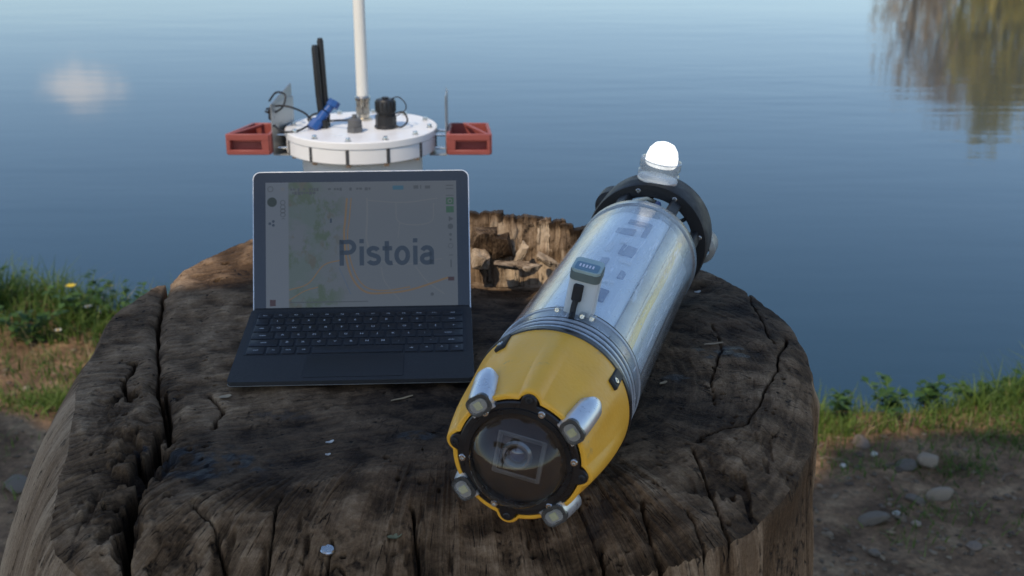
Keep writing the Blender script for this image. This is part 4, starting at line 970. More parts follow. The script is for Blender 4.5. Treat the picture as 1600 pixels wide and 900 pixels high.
fl = MB().lathe([(.112, H - .0405), (.1375, H - .0400), (.1385, H - .0388), (.1385, H - .0150), (.1370, H - .0138), (.10, H - .0138)], n=96).build('flange_ring', M_wht, bu)
tp = MB().lathe([(.10, H - .0132), (.1390, H - .0132), (.1400, H - .0122), (.1400, H - .0012), (.1388, 0 + H), (0, H)], n=96).build('top_plate', M_wht, bu)
M_slot = mat('bolt_slot_shadow', (.05, .052, .055), .6)  # dark bars colour in the bolts and the shade of their slots
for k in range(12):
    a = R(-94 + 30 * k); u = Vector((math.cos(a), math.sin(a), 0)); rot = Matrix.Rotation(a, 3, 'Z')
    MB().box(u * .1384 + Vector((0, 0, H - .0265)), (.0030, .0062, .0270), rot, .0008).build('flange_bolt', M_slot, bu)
    q = u * .1270
    MB().lathe([(.0060, 0), (.0060, .0008), (.0042, .0010), (.0042, .0052), (.0036, .0064), (0, .0066)], (q.x, q.y, H), n=14).build('bolt_head', M_steel, bu)
    MB().lathe([(.0055, 0), (.0055, -.006), (0, -.0062)], (u.x * .1290, u.y * .1290, H - .0405), n=6).build('bolt_nut', M_steel, bu)
# mast
mx, my = -.003, .060
mast = MB().lathe([(.0105, .040), (.0112, .046), (.0108, .36), (.0100, .75), (.0085, 1.35), (.004, 1.37), (0, 1.371)], (mx, my, H), n=28).build('mast', mat('cream_fibreglass', (.80, .785, .72), .4, noise=(12, .06)), bu)
ferr = MB().lathe([(.0160, 0), (.0160, .004), (.0120, .005), (.0120, .012), (.0142, .0125)], (mx, my, H), n=28).lathe([(.0142, .0125), (.0142, .026), (.0130, .027)], (mx, my, H), n=6).lathe([(.0130, .027), (.0130, .036), (.0145, .037), (.0145, .043), (.0118, .046)], (mx, my, H), n=28).build('mast_ferrule', mat('nickel_brass', (.56, .52, .44), .28, 1.0, noise=(80, .25)), mast)
# cable gland
gl = MB().lathe([(.0150, 0), (.0150, .010)], (-.006, -.048, H), n=6).lathe([(.0125, .010), (.0130, .012), (.0125, .022), (.008, .0255), (.0045, .026), (.0040, .032), (0, .032)], (-.006, -.048, H), n=18).build('cable_gland', mat('grey_gland', (.10, .10, .10), .4, noise=(90, .3)), bu)
# capped black connector with tether
cx, cy = .047, -.012
cn = MB().lathe([(.0215, 0), (.0215, .004), (.0195, .006), (.0195, .023), (.0165, .025), (.0165, .028)], (cx, cy, H), n=8).build('connector', M_rub, bu)
cap = MB().lathe([(.0170, .028), (.0185, .030), (.0185, .050), (.0165, .053), (.006, .054), (.006, .057), (0, .057)], (cx, cy, H), n=26).build('connector_cap', M_rub, cn)
for k in range(14):
    a = 2 * math.pi * k / 14; MB().box((cx + .0186 * math.cos(a), cy + .0186 * math.sin(a), H + .040), (.0016, .0028, .018), Matrix.Rotation(a, 3, 'Z')).build('grip_rib', M_rub, cn)
MB().tube(bez([(cx + .012, cy, H + .054), (cx + .024, cy + .004, H + .056), (cx + .036, cy, H + .046), (cx + .037, cy, H + .034), (cx + .026, cy - .004, H + .026), (cx + .018, cy - .006, H + .022)], 8), .0011, 6).build('tether', M_rub, cn)
MB().tube(bez([(cx + .016, cy, H + .026), (cx + .032, cy + .004, H + .028), (cx + .040, cy - .004, H + .014), (cx + .030, cy - .012, H + .004), (cx + .018, cy - .012, H + .006)], 8), .0017, 6).build('tether', M_rub, cn)
# two stick antennas with blue couplings
for ax, top, lean in ((-.0715, .150, -.007), (-.0640, .161, -.0055)):
    b0 = Vector((ax, .006 if ax > -.07 else -.004, H)); a_ = MB()
    a_.lathe([(.0060, 0), (.0060, .014), (.0048, .018)], b0, n=16)
    a_.tube([b0 + Vector((0, 0, .016)), b0 + Vector((lean * .5, 0, .06)), b0 + Vector((lean, 0, top - .006)), b0 + Vector((lean, 0, top))], [.0066, .0064, .0060, .0044], 14)
    a_.build('stick_antenna', M_rub, bu)
cp = MB().cyl((-.082, -.024, H + .004), (-.066, -.006, H + .026), .0095, .0088, 18).build('blue_coupling', M_blu, bu)
MB().cyl((-.087, -.030, H + .001), (-.077, -.020, H + .014), .0120, .0116, 8).build('coupling_nut', M_blu, cp)
MB().cyl((-.064, -.004, H + .028), (-.050, .006, H + .043), .0080, .0076, 18).build('coupling_end', M_blu, cp)
MB().cyl((-.054, .003, H + .036), (-.048, .007, H + .046), .0125, .0120, 8).build('coupling_flange', M_blu, cp)
MB().cyl((-.066, -.016, H), (-.066, -.016, H + .016), .008, .007, 14).build('coupling_seat', M_rub, cp)
for pts_ in ([(-.062, -.012, H + .012), (-.04, -.024, H + .016), (-.02, -.040, H + .020), (-.006, -.048, H + .028)],
             [(-.170, .01, H + .045), (-.155, .005, H + .062), (-.136, -.01, H + .060), (-.140, -.02, H + .040), (-.160, -.02, H + .028), (-.174, -.01, H + .030)],
             [(-.172, -.01, H + .034), (-.150, -.02, H + .042), (-.125, -.03, H + .042), (-.100, -.025, H + .030), (-.088, -.022, H + .016)],
             [(-.158, .0, H + .022), (-.160, -.02, H + .010), (-.135, -.055, H + .0022), (-.110, -.050, H + .0025), (-.092, -.032, H + .008)],
             [(-.088, -.010, H + .004), (-.10, .012, H + .012), (-.085, .02, H + .02), (-.075, .01, H + .016)]):
    MB().tube(bez(pts_, 10), .0019, 8).build('cable', M_rub, bu)
# brackets and handles
def bracket(sg, wz):
    b = MB()
    x0 = sg * .158
    b.box((x0 + (.012 if sg < 0 else 0), .006, H - .0465 + wz / 2), (.0022, .088 if sg < 0 else .066, wz), Matrix.Rotation(R(-17 if sg < 0 else 0), 3, 'Z'), .0004).box((sg * .143, .004, H - .0475), (.032, .066, .0022), bevel=.0004)
    o = b.build('side_bracket', M_gal, bu)
    for yy_, zz in ((-.018, -.012), (.022, -.012), (-.018, -.036)):
        MB().cyl((sg * .137, yy_, H + zz), (sg * .162, yy_, H + zz), .0028, n=10).build('stud', M_steel, o)
    return o
lb_ = bracket(-1, .095)
tri = MB().add([(-.1365, .047, H + .0480), (-.1590, -.032, H + .0480), (-.1365, .047, H + .072), (-.1345, .0465, H + .0480), (-.1570, -.0325, H + .0480), (-.1345, .0465, H + .072)], [(0, 1, 2), (5, 4, 3), (0, 3, 4, 1), (1, 4, 5, 2), (2, 5, 3, 0)]).build('bracket_gusset', M_gal, lb_)
for k, zz in enumerate((.022, .034)): MB().lathe([(.0062, 0), (.0062, .008), (.004, .011), (0, .011)], (-.156, -.020, H + zz), (-1, -.3, 0), 14).build('grommet', M_rub, lb_)
rb = bracket(1, .108)
MB().cyl((.158, .004, H + .05), (.158, .004, H + .072), .0008, .0005, 8).build('wire_tip', M_steel, rb)
def handle(sg):
    ch = .030 if sg < 0 else .008
    x0, x1 = sg * .1600, sg * .2400; b = MB(); t = .0060; y0, y1 = -.050, .050; z0, z1 = H - .0420, H - .0035
    def wall(p, q, za, zb, th):
        p, q = Vector(p), Vector(q); d_ = (q - p); L_ = d_.length; a = math.atan2(d_.y, d_.x)
        b.box(((p.x + q.x) / 2, (p.y + q.y) / 2, (za + zb) / 2), (L_, th, zb - za), Matrix.Rotation(a, 3, 'Z'), .0012)
    hx = sg * .2395; ix = sg * .1625
    wall((ix, y0, 0), (hx, y0, 0), z1 - .012, z1, t); wall((ix, y0, 0), (hx, y0, 0), z0, z0 + .009, t)          # front rails round the slot
    wall((ix, y0 + .0002, 0), (ix + sg * .014, y0 + .0002, 0), z0, z1 - .001, t - .0006); wall((hx - sg * .006, y0 + .0002, 0), (hx, y0 + .0002, 0), z0, z1 - .001, t - .0006)
    wall((ix, y1, 0), (hx - sg * ch, y1, 0), z0, z1 - .0006, t)
    wall((hx, y0, 0), (hx - sg * ch, y1, 0), z0 + .0006, z1 - .0003, t); wall((ix, y0, 0), (ix, y1, 0), z0 + .0004, z1 - .0008, t)
    b.box(((ix + hx) / 2, 0, z0 + .003), (abs(hx - ix) - .008, .094, .0045))
    b.box(((ix + hx) / 2, y0 + .016, (z0 + z1) / 2 - .003), (abs(hx - ix) - .008, .004, z1 - z0 - .012))
    o = b.build('carry_handle', M_red, bu, sharp=40)
    dgn = MB(); p, q = Vector((ix + sg * .03, y1 - .002, z1 - .004)), Vector((hx - sg * .003, y0 + .004, z1 - .004)); d_ = q - p
    dgn.box((p + q) / 2, (d_.length, .006, .0055), Matrix.Rotation(math.atan2(d_.y, d_.x), 3, 'Z'), .001); dgn.build('brace', M_red, o)
handle(-1); handle(1)
# ================================================================ BANK VEGETATION, STONES
def leaf_mat(name, c0, c1, trans=.35):
    m = bpy.data.materials.new(name); m.use_nodes = True; n = m.node_tree.nodes; L = m.node_tree.links; b = n['Principled BSDF']
    at_ = n.new('ShaderNodeAttribute'); at_.attribute_name = 'tone'
    mx = n.new('ShaderNodeMix'); mx.data_type = 'RGBA'; mx.inputs[6].default_value = (*c0, 1); mx.inputs[7].default_value = (*c1, 1)
    L.new(at_.outputs['Fac'], mx.inputs[0]); L.new(mx.outputs[2], b.inputs['Base Color']); b.inputs['Roughness'].default_value = .5; b.inputs['Specular IOR Level'].default_value = .3
    tl = n.new('ShaderNodeBsdfTranslucent'); L.new(mx.outputs[2], tl.inputs[0])
    ms = n.new('ShaderNodeMixShader'); ms.inputs[0].default_value = trans
    L.new(b.outputs[0], ms.inputs[1]); L.new(tl.outputs[0], ms.inputs[2]); L.new(ms.outputs[0], n['Material Output'].inputs[0]); return m
M_grass = leaf_mat('grass_blades', (.055, .105, .018), (.20, .27, .055))
M_dry = leaf_mat('dry_grass', (.20, .15, .07), (.38, .30, .15), .2)
M_weed = leaf_mat('broad_leaves', (.030, .075, .018), (.10, .18, .045))
rs = np.random.RandomState(11)
def blades(bx, by, hgt, wid, lean, seed):
    """one curved ribbon blade of four segments per root"""
    rs_ = np.random.RandomState(seed); n = len(bx); bz = ground_z(bx, by) - .006
    az = rs_.uniform(0, 2 * np.pi, n); dx, dy = np.cos(az), np.sin(az); fa = rs_.uniform(0, 2 * np.pi, n); wx_, wy_ = np.cos(fa), np.sin(fa)
    V = []; 
    for k, t in enumerate((0, .35, .7, 1)):
        off = lean * hgt * t ** 2; zz = hgt * (t - .28 * (lean) * t ** 2); wd = wid * (1 - t ** 1.5) * .5 + .0003
        for sg in (-1, 1): V.append(np.stack([bx + dx * off + sg * wx_ * wd, by + dy * off + sg * wy_ * wd, bz + zz], 1))
    V = np.stack(V, 1); base = (np.arange(n) * 8)[:, None]
    F = np.concatenate([np.stack([base[:, 0] + 2 * k, base[:, 0] + 2 * k + 1, base[:, 0] + 2 * k + 3, base[:, 0] + 2 * k + 2], 1) for k in range(3)])
    tone = np.repeat(np.clip(rs_.uniform(0, 1, n) * .75 + .25 * vnoise(bx * 5, by * 5, 0 * bx, 3), 0, 1), 8)
    return V.reshape(-1, 3), F, tone
def scatter(n, cx, cy, sx, sy, seed):
    r_ = np.random.RandomState(seed); return cx + r_.normal(0, sx, n), cy + r_.normal(0, sy, n)
def join(parts):
    Vs, Fs, Ts = [], [], []; b = 0
    for V, F, T in parts: Vs.append(V); Fs.append(F + b); Ts.append(T); b += len(V)
    return np.concatenate(Vs), np.concatenate(Fs), np.concatenate(Ts)
def edge_y(x): return np.interp(x, BX, BY)
def strip(n, x0, x1, dy0, dy1, seed, clump=.5):
    r_ = np.random.RandomState(seed); x = r_.uniform(x0, x1, n * 3); dy = r_.uniform(dy0, dy1, n * 3)
    keep = (vnoise(x * 4, dy * 4, 0 * x, seed) * .5 + .5) > r_.uniform(0, 1, n * 3) * clump
    x, dy = x[keep][:n], dy[keep][:n]; return x, edge_y(x) + dy
def U(a, b, n, s): return np.random.RandomState(s).uniform(a, b, n)
gp = []
def put(xy, h0, h1, w0, w1, lean, seed):
    x, y = xy; n = len(x); gp.append(blades(x, y, U(h0, h1, n, seed) ** 1.0, U(w0, w1, n, seed + 1), U(.1, lean, n, seed + 2), seed + 3))
put(strip(5200, -3.2, -.75, -.36, .10, 1), .04, .15, .0025, .0065, 1.1, 10)        # tall bank grass, left
put(strip(1500, -3.2, -1.35, -.30, .10, 2), .08, .18, .003, .007, .8, 20)
put(strip(3200, -3.2, -.8, -.60, -.30, 3, .9), .02, .07, .002, .005, 1.2, 30)       # low sward
put(scatter(900, -1.22, 3.02, .10, .05, 4), .02, .06, .002, .005, 1.2, 40)
put(scatter(500, -1.00, 3.10, .10, .05, 5), .02, .05, .002, .005, 1.2, 50)
put(strip(3800, .72, 2.6, -.16, .09, 6, .6), .02, .085, .002, .005, 1.0, 60)        # right bank
put(strip(1700, 1.22, 2.8, -.14, .10, 7), .06, .16, .002, .005, .9, 70)
put(scatter(4200, 1.55, 2.82, .24, .08, 8), .015, .055, .002, .0045, 1.2, 80)
put(scatter(300, .80, 2.80, .05, .05, 9), .02, .06, .002, .0045, 1.0, 90)
for k, (cx, cy, n) in enumerate([(.95, 2.42, 130), (1.15, 2.35, 90), (1.05, 2.62, 260), (1.28, 2.22, 90), (.86, 2.3, 60), (-1.35, 2.75, 120), (-1.1, 2.55, 50), (1.4, 2.5, 160), (.8, 2.6, 120)]): put(scatter(n, cx, cy, .06, .04, 100 + k), .01, .045, .0018, .004, 1.3, 110 + 4 * k)
put(strip(50, .74, 1.0, -.05, .05, 71), .06, .12, .0012, .0022, .5, 75)
V, F, T = join(gp)
tag(mesh_np('grass', V, F, M_grass, attrs={'tone': T}), 'green grass tufts along the edge of the lake bank', 'grass', kind='stuff')
gp = []
put(strip(420, -3.0, -.8, -.55, .05, 14), .05, .16, .0015, .003, 1.4, 140); put(strip(300, .7, 2.4, -.32, .02, 15), .02, .08, .0015, .003, 1.6, 150)
V, F, T = join(gp)
tag(mesh_np('dry_grass', V, F, M_dry, attrs={'tone': T}), 'straw coloured dry grass stalks among the green bank grass', 'dry grass', kind='stuff')
# broad leaved weeds: separate plants
def weed(loc, h, spread, nleaf, seed, label):
    r_ = random.Random(seed); root = empty('weed_plant', loc); tag(root, label, 'weed', 'leafy weeds on the bank')
    st = MB(); Vs = []; Fs = []; Ts = []
    for k in range(max(4, nleaf // 9)):
        a = r_.uniform(0, 6.28); L_ = h * r_.uniform(.55, 1.0); tip = Vector((math.cos(a) * spread * r_.uniform(.2, 1), math.sin(a) * spread * r_.uniform(.2, 1), L_))
        mid = tip * .5 + Vector((0, 0, L_ * .15)); path = bez([Vector((0, 0, -.01)), mid, tip], 5); st.tube(path, .0014, 5)
        for q in range(9):
            p = path[min(len(path) - 1, 2 + q)] if q < 8 else tip
            la = r_.uniform(0, 6.28); d_ = Vector((math.cos(la), math.sin(la), r_.uniform(-.2, .7))).normalized(); s_ = d_.cross(Vector((0, 0, 1))).normalized(); ll = r_.uniform(.020, .042); lw = ll * r_.uniform(.25, .42)
            b = len(Vs); Vs += [p, p + d_ * ll * .45 + s_ * lw + Vector((0, 0, .003)), p + d_ * ll - Vector((0, 0, .004)), p + d_ * ll * .45 - s_ * lw + Vector((0, 0, .003))]; Fs.append((b, b + 1, b + 2, b + 3)); Ts += [r_.random()] * 4
    st.build('stem', M_stem, root, sharp=None)
    o = mesh_np('leaves', [tuple(v) for v in Vs], Fs, M_weed, root, attrs={'tone': Ts}); o['kind'] = 'stuff'; return root
M_stem = mat('green_stem', (.08, .13, .03), .6)
gz = lambda x, y: float(ground_z(x, y))
for k, (x, y, h, sp_, n, lb) in enumerate([
    (1.10, 3.03, .08, .06, 70, 'tallest leafy weed on the bank, with a pale flower head, right of the stump'), (1.24, 3.07, .06, .07, 70, 'bushy weed of dark green leaves just behind the pale round stone'), (.98, 3.00, .07, .08, 80, 'low leafy weed between the stump and the tallest bank weed'),
    (1.38, 3.10, .07, .07, 90, 'broad leafy weed at the foot of the tall grass on the far right bank'), (1.56, 3.14, .09, .07, 90, 'leafy weed standing in the tall grass at the far right of the bank'), (.85, 2.98, .07, .06, 50, 'small leafy weed close beside the right side of the stump'),
    (-1.62, 3.62, .17, .15, 130, 'wide leafy weed in the grass at the far left of the bank'), (-1.32, 3.58, .14, .12, 110, 'leafy weed under the yellow flower on the left bank'), (-1.15, 3.50, .13, .10, 80, 'leafy weed in the grass right beside the left back of the stump'), (-1.45, 3.42, .12, .12, 90, 'low pale weed at the front foot of the left bank grass')]):
    if x > 0: y = float(edge_y(x)) - {1.10: .02, 1.24: .02, .98: .04, 1.38: .0, 1.56: .02, .85: .05}[x]
    weed((x, y, gz(x, y)), h, sp_, n, 300 + k, lb)
# wild flowers
M_ypet = mat('yellow_petals', (.72, .52, .03), .5); M_wpet = mat('white_petals', (.78, .78, .74), .5); M_eye = mat('flower_centre', (.45, .28, .03), .7)
def flower(x, y, h, rad, m, label):
    root = empty('wildflower', (x, y, gz(x, y))); tag(root, label, 'flower', 'wild flowers on the bank')
    path = bez([(0, 0, -.01), (.006, .002, h * .5), (.002, -.003, h)], 6); MB().tube(path, .0014, 5).build('stem', M_stem, root, sharp=None)
    fh = MB(); c = Vector((.002, -.003, h))
    for k in range(9):
        a = 2 * math.pi * k / 9; u = Vector((math.cos(a), math.sin(a), .25)).normalized(); v = Vector((-math.sin(a), math.cos(a), 0))
        fh.add([c, c + u * rad * .5 + v * rad * .24, c + u * rad, c + u * rad * .5 - v * rad * .24, c + Vector((0, 0, -.001)), c + u * rad * .55 + Vector((0, 0, -.002))], [(0, 1, 2, 3), (4, 3, 5), (4, 5, 1)])
    f = fh.build('flower_head', m, root, sharp=None); MB().lathe([(rad * .32, 0), (rad * .26, .003), (0, .005)], c, n=10).build('flower_centre', M_eye if m is M_wpet else m, f)
def fl_at(px, py, dist_y, h_guess, *a):
    q = at(px, py, 0); s_ = dist_y / q.y; x = q.x * s_; z_ = CAMH - CAMH * s_; flower(x, dist_y, max(.04, z_ - gz(x, dist_y)), *a)
fl_at(110, 447, 3.62, 0, .020, M_ypet, 'yellow flower rising above the left bank grass, the one farther from the stump')
fl_at(170, 447, 3.60, 0, .017, M_ypet, 'yellow flower above the left bank nearest the stump edge')
fl_at(137, 479, 3.52, 0, .014, M_wpet, 'white flower just below the two yellow ones on the left bank')
fl_at(91, 521, 3.42, 0, .013, M_wpet, 'white flower low in the middle of the left bank grass')
# stones
def stone_mesh(seed, flat=.65, m=None):
    import bmesh
    bm = bmesh.new(); bmesh.ops.create_icosphere(bm, subdivisions=3, radius=1)
    r_ = np.random.RandomState(seed); pl = [(Vector(r_.normal(size=3)).normalized(), r_.uniform(.62, .9)) for _ in range(9)]
    for v in bm.verts:
        for nrm, dd in pl:
            t = v.co.dot(nrm)
            if t > dd: v.co -= nrm * (t - dd) * .9
    co = np.array([v.co[:] for v in bm.verts]); nz = fbm(co[:, 0] * 2.5, co[:, 1] * 2.5, co[:, 2] * 2.5, 4, seed) * .12
    for v, q in zip(bm.verts, nz): v.co *= 1 + float(q); v.co.z *= flat
    me = bpy.data.meshes.new('stone'); bm.to_mesh(me); bm.free(); me.polygons.foreach_set('use_smooth', np.full(len(me.polygons), True)); me.materials.append(m); return me
M_st1 = mat('pale_tan_stone', (.27, .21, .145), .85, noise=(22, .3), bump=(60, .6)); M_st2 = mat('grey_stone', (.15, .118, .085), .85, noise=(20, .35), bump=(60, .6)); M_st3 = mat('white_stone', (.42, .39, .34), .8, noise=(30, .2)); M_st4 = mat('brown_stone', (.20, .15, .11), .9, noise=(25, .4), bump=(60, .6))
M_st5 = mat('blue_grey_stone', (.11, .09, .068), .8, noise=(22, .35), bump=(60, .5))
def stone(px, py, wpx, m, seed, label, flat=.65, asp=.8, rot=None):
    p = at(px, py, GZ + .03); p.z = gz(p.x, p.y); dist = (Vector((p.x, p.y, p.z)) - cam_o.location).length; s_ = wpx / FPX * dist / 2
    o = link('stone', stone_mesh(seed, flat, m)); o.location = p + Vector((0, 0, s_ * flat * .45)); o.scale = (s_, s_ * asp, s_); o.rotation_euler = (random.uniform(-.2, .2), random.uniform(-.2, .2), random.uniform(0, 6.28) if rot is None else rot)
    tag(o, label, 'stone', 'stones lying on the bank')
stone(1450, 716, 36, M_st1, 1, 'pale tan stone with a rounded block shape, in front of the shaded grass', .8, .9, .3)
stone(1470, 768, 44, M_st1, 2, 'pinkish tan wedge shaped stone on bare earth below the rounded block stone', .5, .6, .1)
stone(1416, 724, 40, M_st5, 3, 'dark blue grey flat stone left of the rounded tan stone', .4, .8)
stone(1432, 772, 34, M_st2, 4, 'dark grey flat stone just left of the wedge shaped stone', .35, .8)
stone(1366, 806, 52, M_st2, 5, 'largest grey flat stone half sunk in the earth below the other stones', .35, .7, .2)
stone(1366, 706, 14, M_st3, 6, 'small white stone at the edge of the sunlit grass', .6)
stone(1318, 726, 13, M_st3, 7, 'small white stone nearest the right side of the stump', .6)
stone(1402, 794, 13, M_st3, 8, 'small white pebble on bare earth between the grey flat stones', .6)
stone(1432, 812, 18, M_st1, 9, 'small tan pebble to the right of the largest grey flat stone', .5)
stone(1345, 690, 34, M_st4, 10, 'brown stone in the low grass close to the stump', .4)
stone(1366, 862, 26, M_st2, 11, 'grey pebble near the bottom edge, beside the stump', .5)
stone(1520, 848, 30, M_st4, 12, 'brown flat stone on bare earth near the lower right corner', .4)
stone(62, 700, 36, M_st5, 13, 'blue grey flat stone in the shade left of the stump', .3, .7)
stone(28, 744, 60, M_st2, 14, 'broad grey slab stone at the left beside the stump root', .25, .7)
stone(40, 596, 20, M_st1, 15, 'tan stone on the sunlit earth strip left of the stump', .5)
# gravel and clods too small to count
def pebbles(name, n, area, r0, r1, m, seed, label):
    import bmesh
    bm = bmesh.new(); bmesh.ops.create_icosphere(bm, subdivisions=1, radius=1); bm.verts.ensure_lookup_table(); bv = np.array([v.co[:] for v in bm.verts]); bf = np.array([[v.index for v in f.verts] for f in bm.faces]); bm.free()
    r_ = np.random.RandomState(seed); xs_, ys_ = [], []
    for (x0, x1, y0, y1, fr) in area: k = int(n * fr); xs_.append(r_.uniform(x0, x1, k)); ys_.append(r_.uniform(y0, y1, k))
    x, y = np.concatenate(xs_), np.concatenate(ys_); ok = y < edge_y(x) - .05; x, y = x[ok], y[ok]; k = len(x); sc = r0 + (r1 - r0) * r_.power(.35, k)
    P_ = bv[None] * (1 + .35 * r_.uniform(-1, 1, (k, len(bv), 1))) * (sc[:, None, None] * np.stack([r_.uniform(.7, 1.4, k), r_.uniform(.7, 1.4, k), r_.uniform(.35, .75, k)], 1)[:, None, :])
    P_ = P_ + np.stack([x, y, ground_z(x, y) + sc * .15], 1)[:, None, :]
    F_ = bf[None] + (np.arange(k) * len(bv))[:, None, None]
    o = mesh_np(name, P_.reshape(-1, 3), F_.reshape(-1, 3), m, smooth=True, attrs={'tone': np.repeat(r_.uniform(0, 1, k), len(bv))}); tag(o, label, 'gravel', kind='stuff')
def tone_mat(name, c0, c1, rough=.9):
    m = mat(name, c0, rough); n = m.node_tree.nodes; L = m.node_tree.links; a = n.new('ShaderNodeAttribute'); a.attribute_name = 'tone'
    mx = n.new('ShaderNodeMix'); mx.data_type = 'RGBA'; mx.inputs[6].default_value = (*c0, 1); mx.inputs[7].default_value = (*c1, 1); L.new(a.outputs['Fac'], mx.inputs[0]); L.new(mx.outputs[2], n['Principled BSDF'].inputs['Base Color']); return m
AREA = [(.45, 2.0, 1.9, 3.1, .6), (-2.2, -.5, 1.8, 3.5, .4)]
pebbles('gravel', 5200, AREA, .0015, .009, tone_mat('mixed_gravel', (.07, .048, .030), (.21, .155, .10)), 5, 'loose gravel and clods of earth on the bare bank')
# twigs and dead leaves on the bank
rl = np.random.RandomState(91); n_ = 420; lx = np.concatenate([rl.uniform(.5, 2.0, 280), rl.uniform(-2.0, -.6, 140)]); ly = np.concatenate([rl.uniform(1.9, 3.0, 280), rl.uniform(2.0, 3.4, 140)]); lz = ground_z(lx, ly) + .006
az_ = rl.uniform(0, 6.28, n_); L_ = rl.uniform(.008, .026, n_); dv = np.stack([np.cos(az_), np.sin(az_), rl.uniform(-.25, .25, n_)], 1); sv = np.stack([-np.sin(az_), np.cos(az_), rl.uniform(-.5, .5, n_)], 1); c0_ = np.stack([lx, ly, lz], 1)
V = np.stack([c0_ - dv * L_[:, None] * .5, c0_ + sv * L_[:, None] * .22 + [0, 0, .002], c0_ + dv * L_[:, None] * .5, c0_ - sv * L_[:, None] * .22 + [0, 0, .002]], 1).reshape(-1, 3)
tag(mesh_np('leaf_litter', V, np.arange(n_ * 4).reshape(-1, 4), leaf_mat('dead_leaves', (.11, .065, .035), (.30, .21, .11), .1), attrs={'tone': np.repeat(rl.uniform(0, 1, n_), 4)}), 'dead brown leaf scraps scattered on the bare bank', 'leaf litter', kind='stuff')
tw_ = MB()
for k in range(46):
    q = k % 280 if k < 30 else 280 + k; p = Vector(c0_[q]); a = rl.uniform(0, 6.28); l = rl.uniform(.03, .11); e_ = p + Vector((math.cos(a) * l, math.sin(a) * l, 0)); e_.z = gz(e_.x, e_.y) + .006; mid = (p + e_) / 2 + Vector((0, 0, .004)) + Vector((-math.sin(a), math.cos(a), 0)) * l * .08
    tw_.tube([p, mid, e_], [.0018, .0016, .0009], 6)
tag(tw_.build('twigs', mat('dead_twig', (.17, .12, .08), .85, noise=(90, .4)), None, sharp=None), 'thin dead twigs strewn on the bare bank', 'twigs', kind='stuff')
# ================================================================ LITTLE THINGS ON THE STUMP
def sz(px, py): return at(px, py, 0) + Vector((0, 0, .001))
def stump_top(p):
    k = np.argmin((topV[..., 0] - p.x) ** 2 + (topV[..., 1] - p.y) ** 2); return float(topV.reshape(-1, 3)[k, 2])
def flake(name, px, py, ln, wd, rot, m, label, cat, curl=.25):
    p = sz(px, py); p.z = stump_top(p) + .0012
    mb = MB(); n = 6; P_ = []
    for k in range(n + 1):
        t = k / n; ww = wd / 2 * math.sin(math.pi * (.08 + .84 * t)) ** .7; zz = curl * ln * (2 * t - 1) ** 2 * .5
        for sgn in (-1, 0, 1): P_.append((ln * (t - .5), sgn * ww, zz + abs(sgn) * ww * .25 + .0002 * math.sin(9 * t)))
    F_ = [(3 * k + j_, 3 * k + j_ + 1, 3 * k + 4 + j_, 3 * k + 3 + j_) for k in range(n) for j_ in (0, 1)]
    b = len(P_); P2 = [(x, y, z_ - .0006) for x, y, z_ in P_]; mb.add(P_ + P2, F_ + [tuple(b + i_ for i_ in f[::-1]) for f in F_])
    o = mb.build(name, m, None, sharp=None); o.location = p; o.rotation_euler = (0, 0, rot); tag(o, label, cat)
M_petal = mat('pale_petal', (.55, .52, .47), .5); M_dleaf = mat('dry_leaf', (.36, .25, .13), .6, noise=(200, .3)); M_gleaf = mat('olive_leaf', (.20, .20, .10), .6, noise=(200, .3)); M_chip = mat('pale_wood_chip', (.38, .28, .17), .7, noise=(200, .3))
flake('petal', 515, 684, .008, .004, .6, M_petal, 'small white petal on the scorched wood in front of the laptop', 'petal')
flake('petal', 512, 703, .005, .003, .3, M_petal, 'smaller pale petal just below the white petal on the scorched wood', 'petal')
flake('dry_leaf', 602, 836, .018, .006, -1.1, M_dleaf, 'curled tan dry leaf near the front edge of the stump', 'leaf', .5)
flake('leaf', 615, 793, .012, .007, .5, M_gleaf, 'small olive leaf scrap left of the yellow nose', 'leaf')
flake('wood_chip', 1115, 533, .022, .003, .25, M_chip, 'thin pale wood splinter in the wet patch right of the tube', 'wood chip', .05)
flake('wood_chip', 1037, 592, .010, .004, .7, M_chip, 'short pale wood chip close beside the right of the clear tube', 'wood chip', .1)
flake('wood_chip', 352, 616, .012, .007, .5, M_chip, 'pale wood chip left of the keyboard beside the long crack', 'wood chip', .1)
flake('petal', 1091, 434, .009, .005, .5, M_petal, 'pale scrap on the wood behind the tail of the vehicle', 'petal')
flake('wood_chip', 1122, 517, .012, .003, 1.2, M_chip, 'short upright looking splinter just behind the longer pale splinter', 'wood chip', .1)
flake('dry_leaf', 628, 618, .024, .003, .55, M_dleaf, 'thin straw on the wood in front of the touchpad', 'straw', .05)
p = sz(508, 800); p.z = stump_top(p) + .0005
cp_ = MB().lathe([(.0062, 0), (.0062, .0016), (.0052, .0026), (.0030, .0022), (0, .0024)], n=18).build('metal_washer', M_steel, None); cp_.location = p; cp_.rotation_euler = (.12, .1, 0); tag(cp_, 'small round shiny metal disc lying near the front of the stump', 'metal disc')
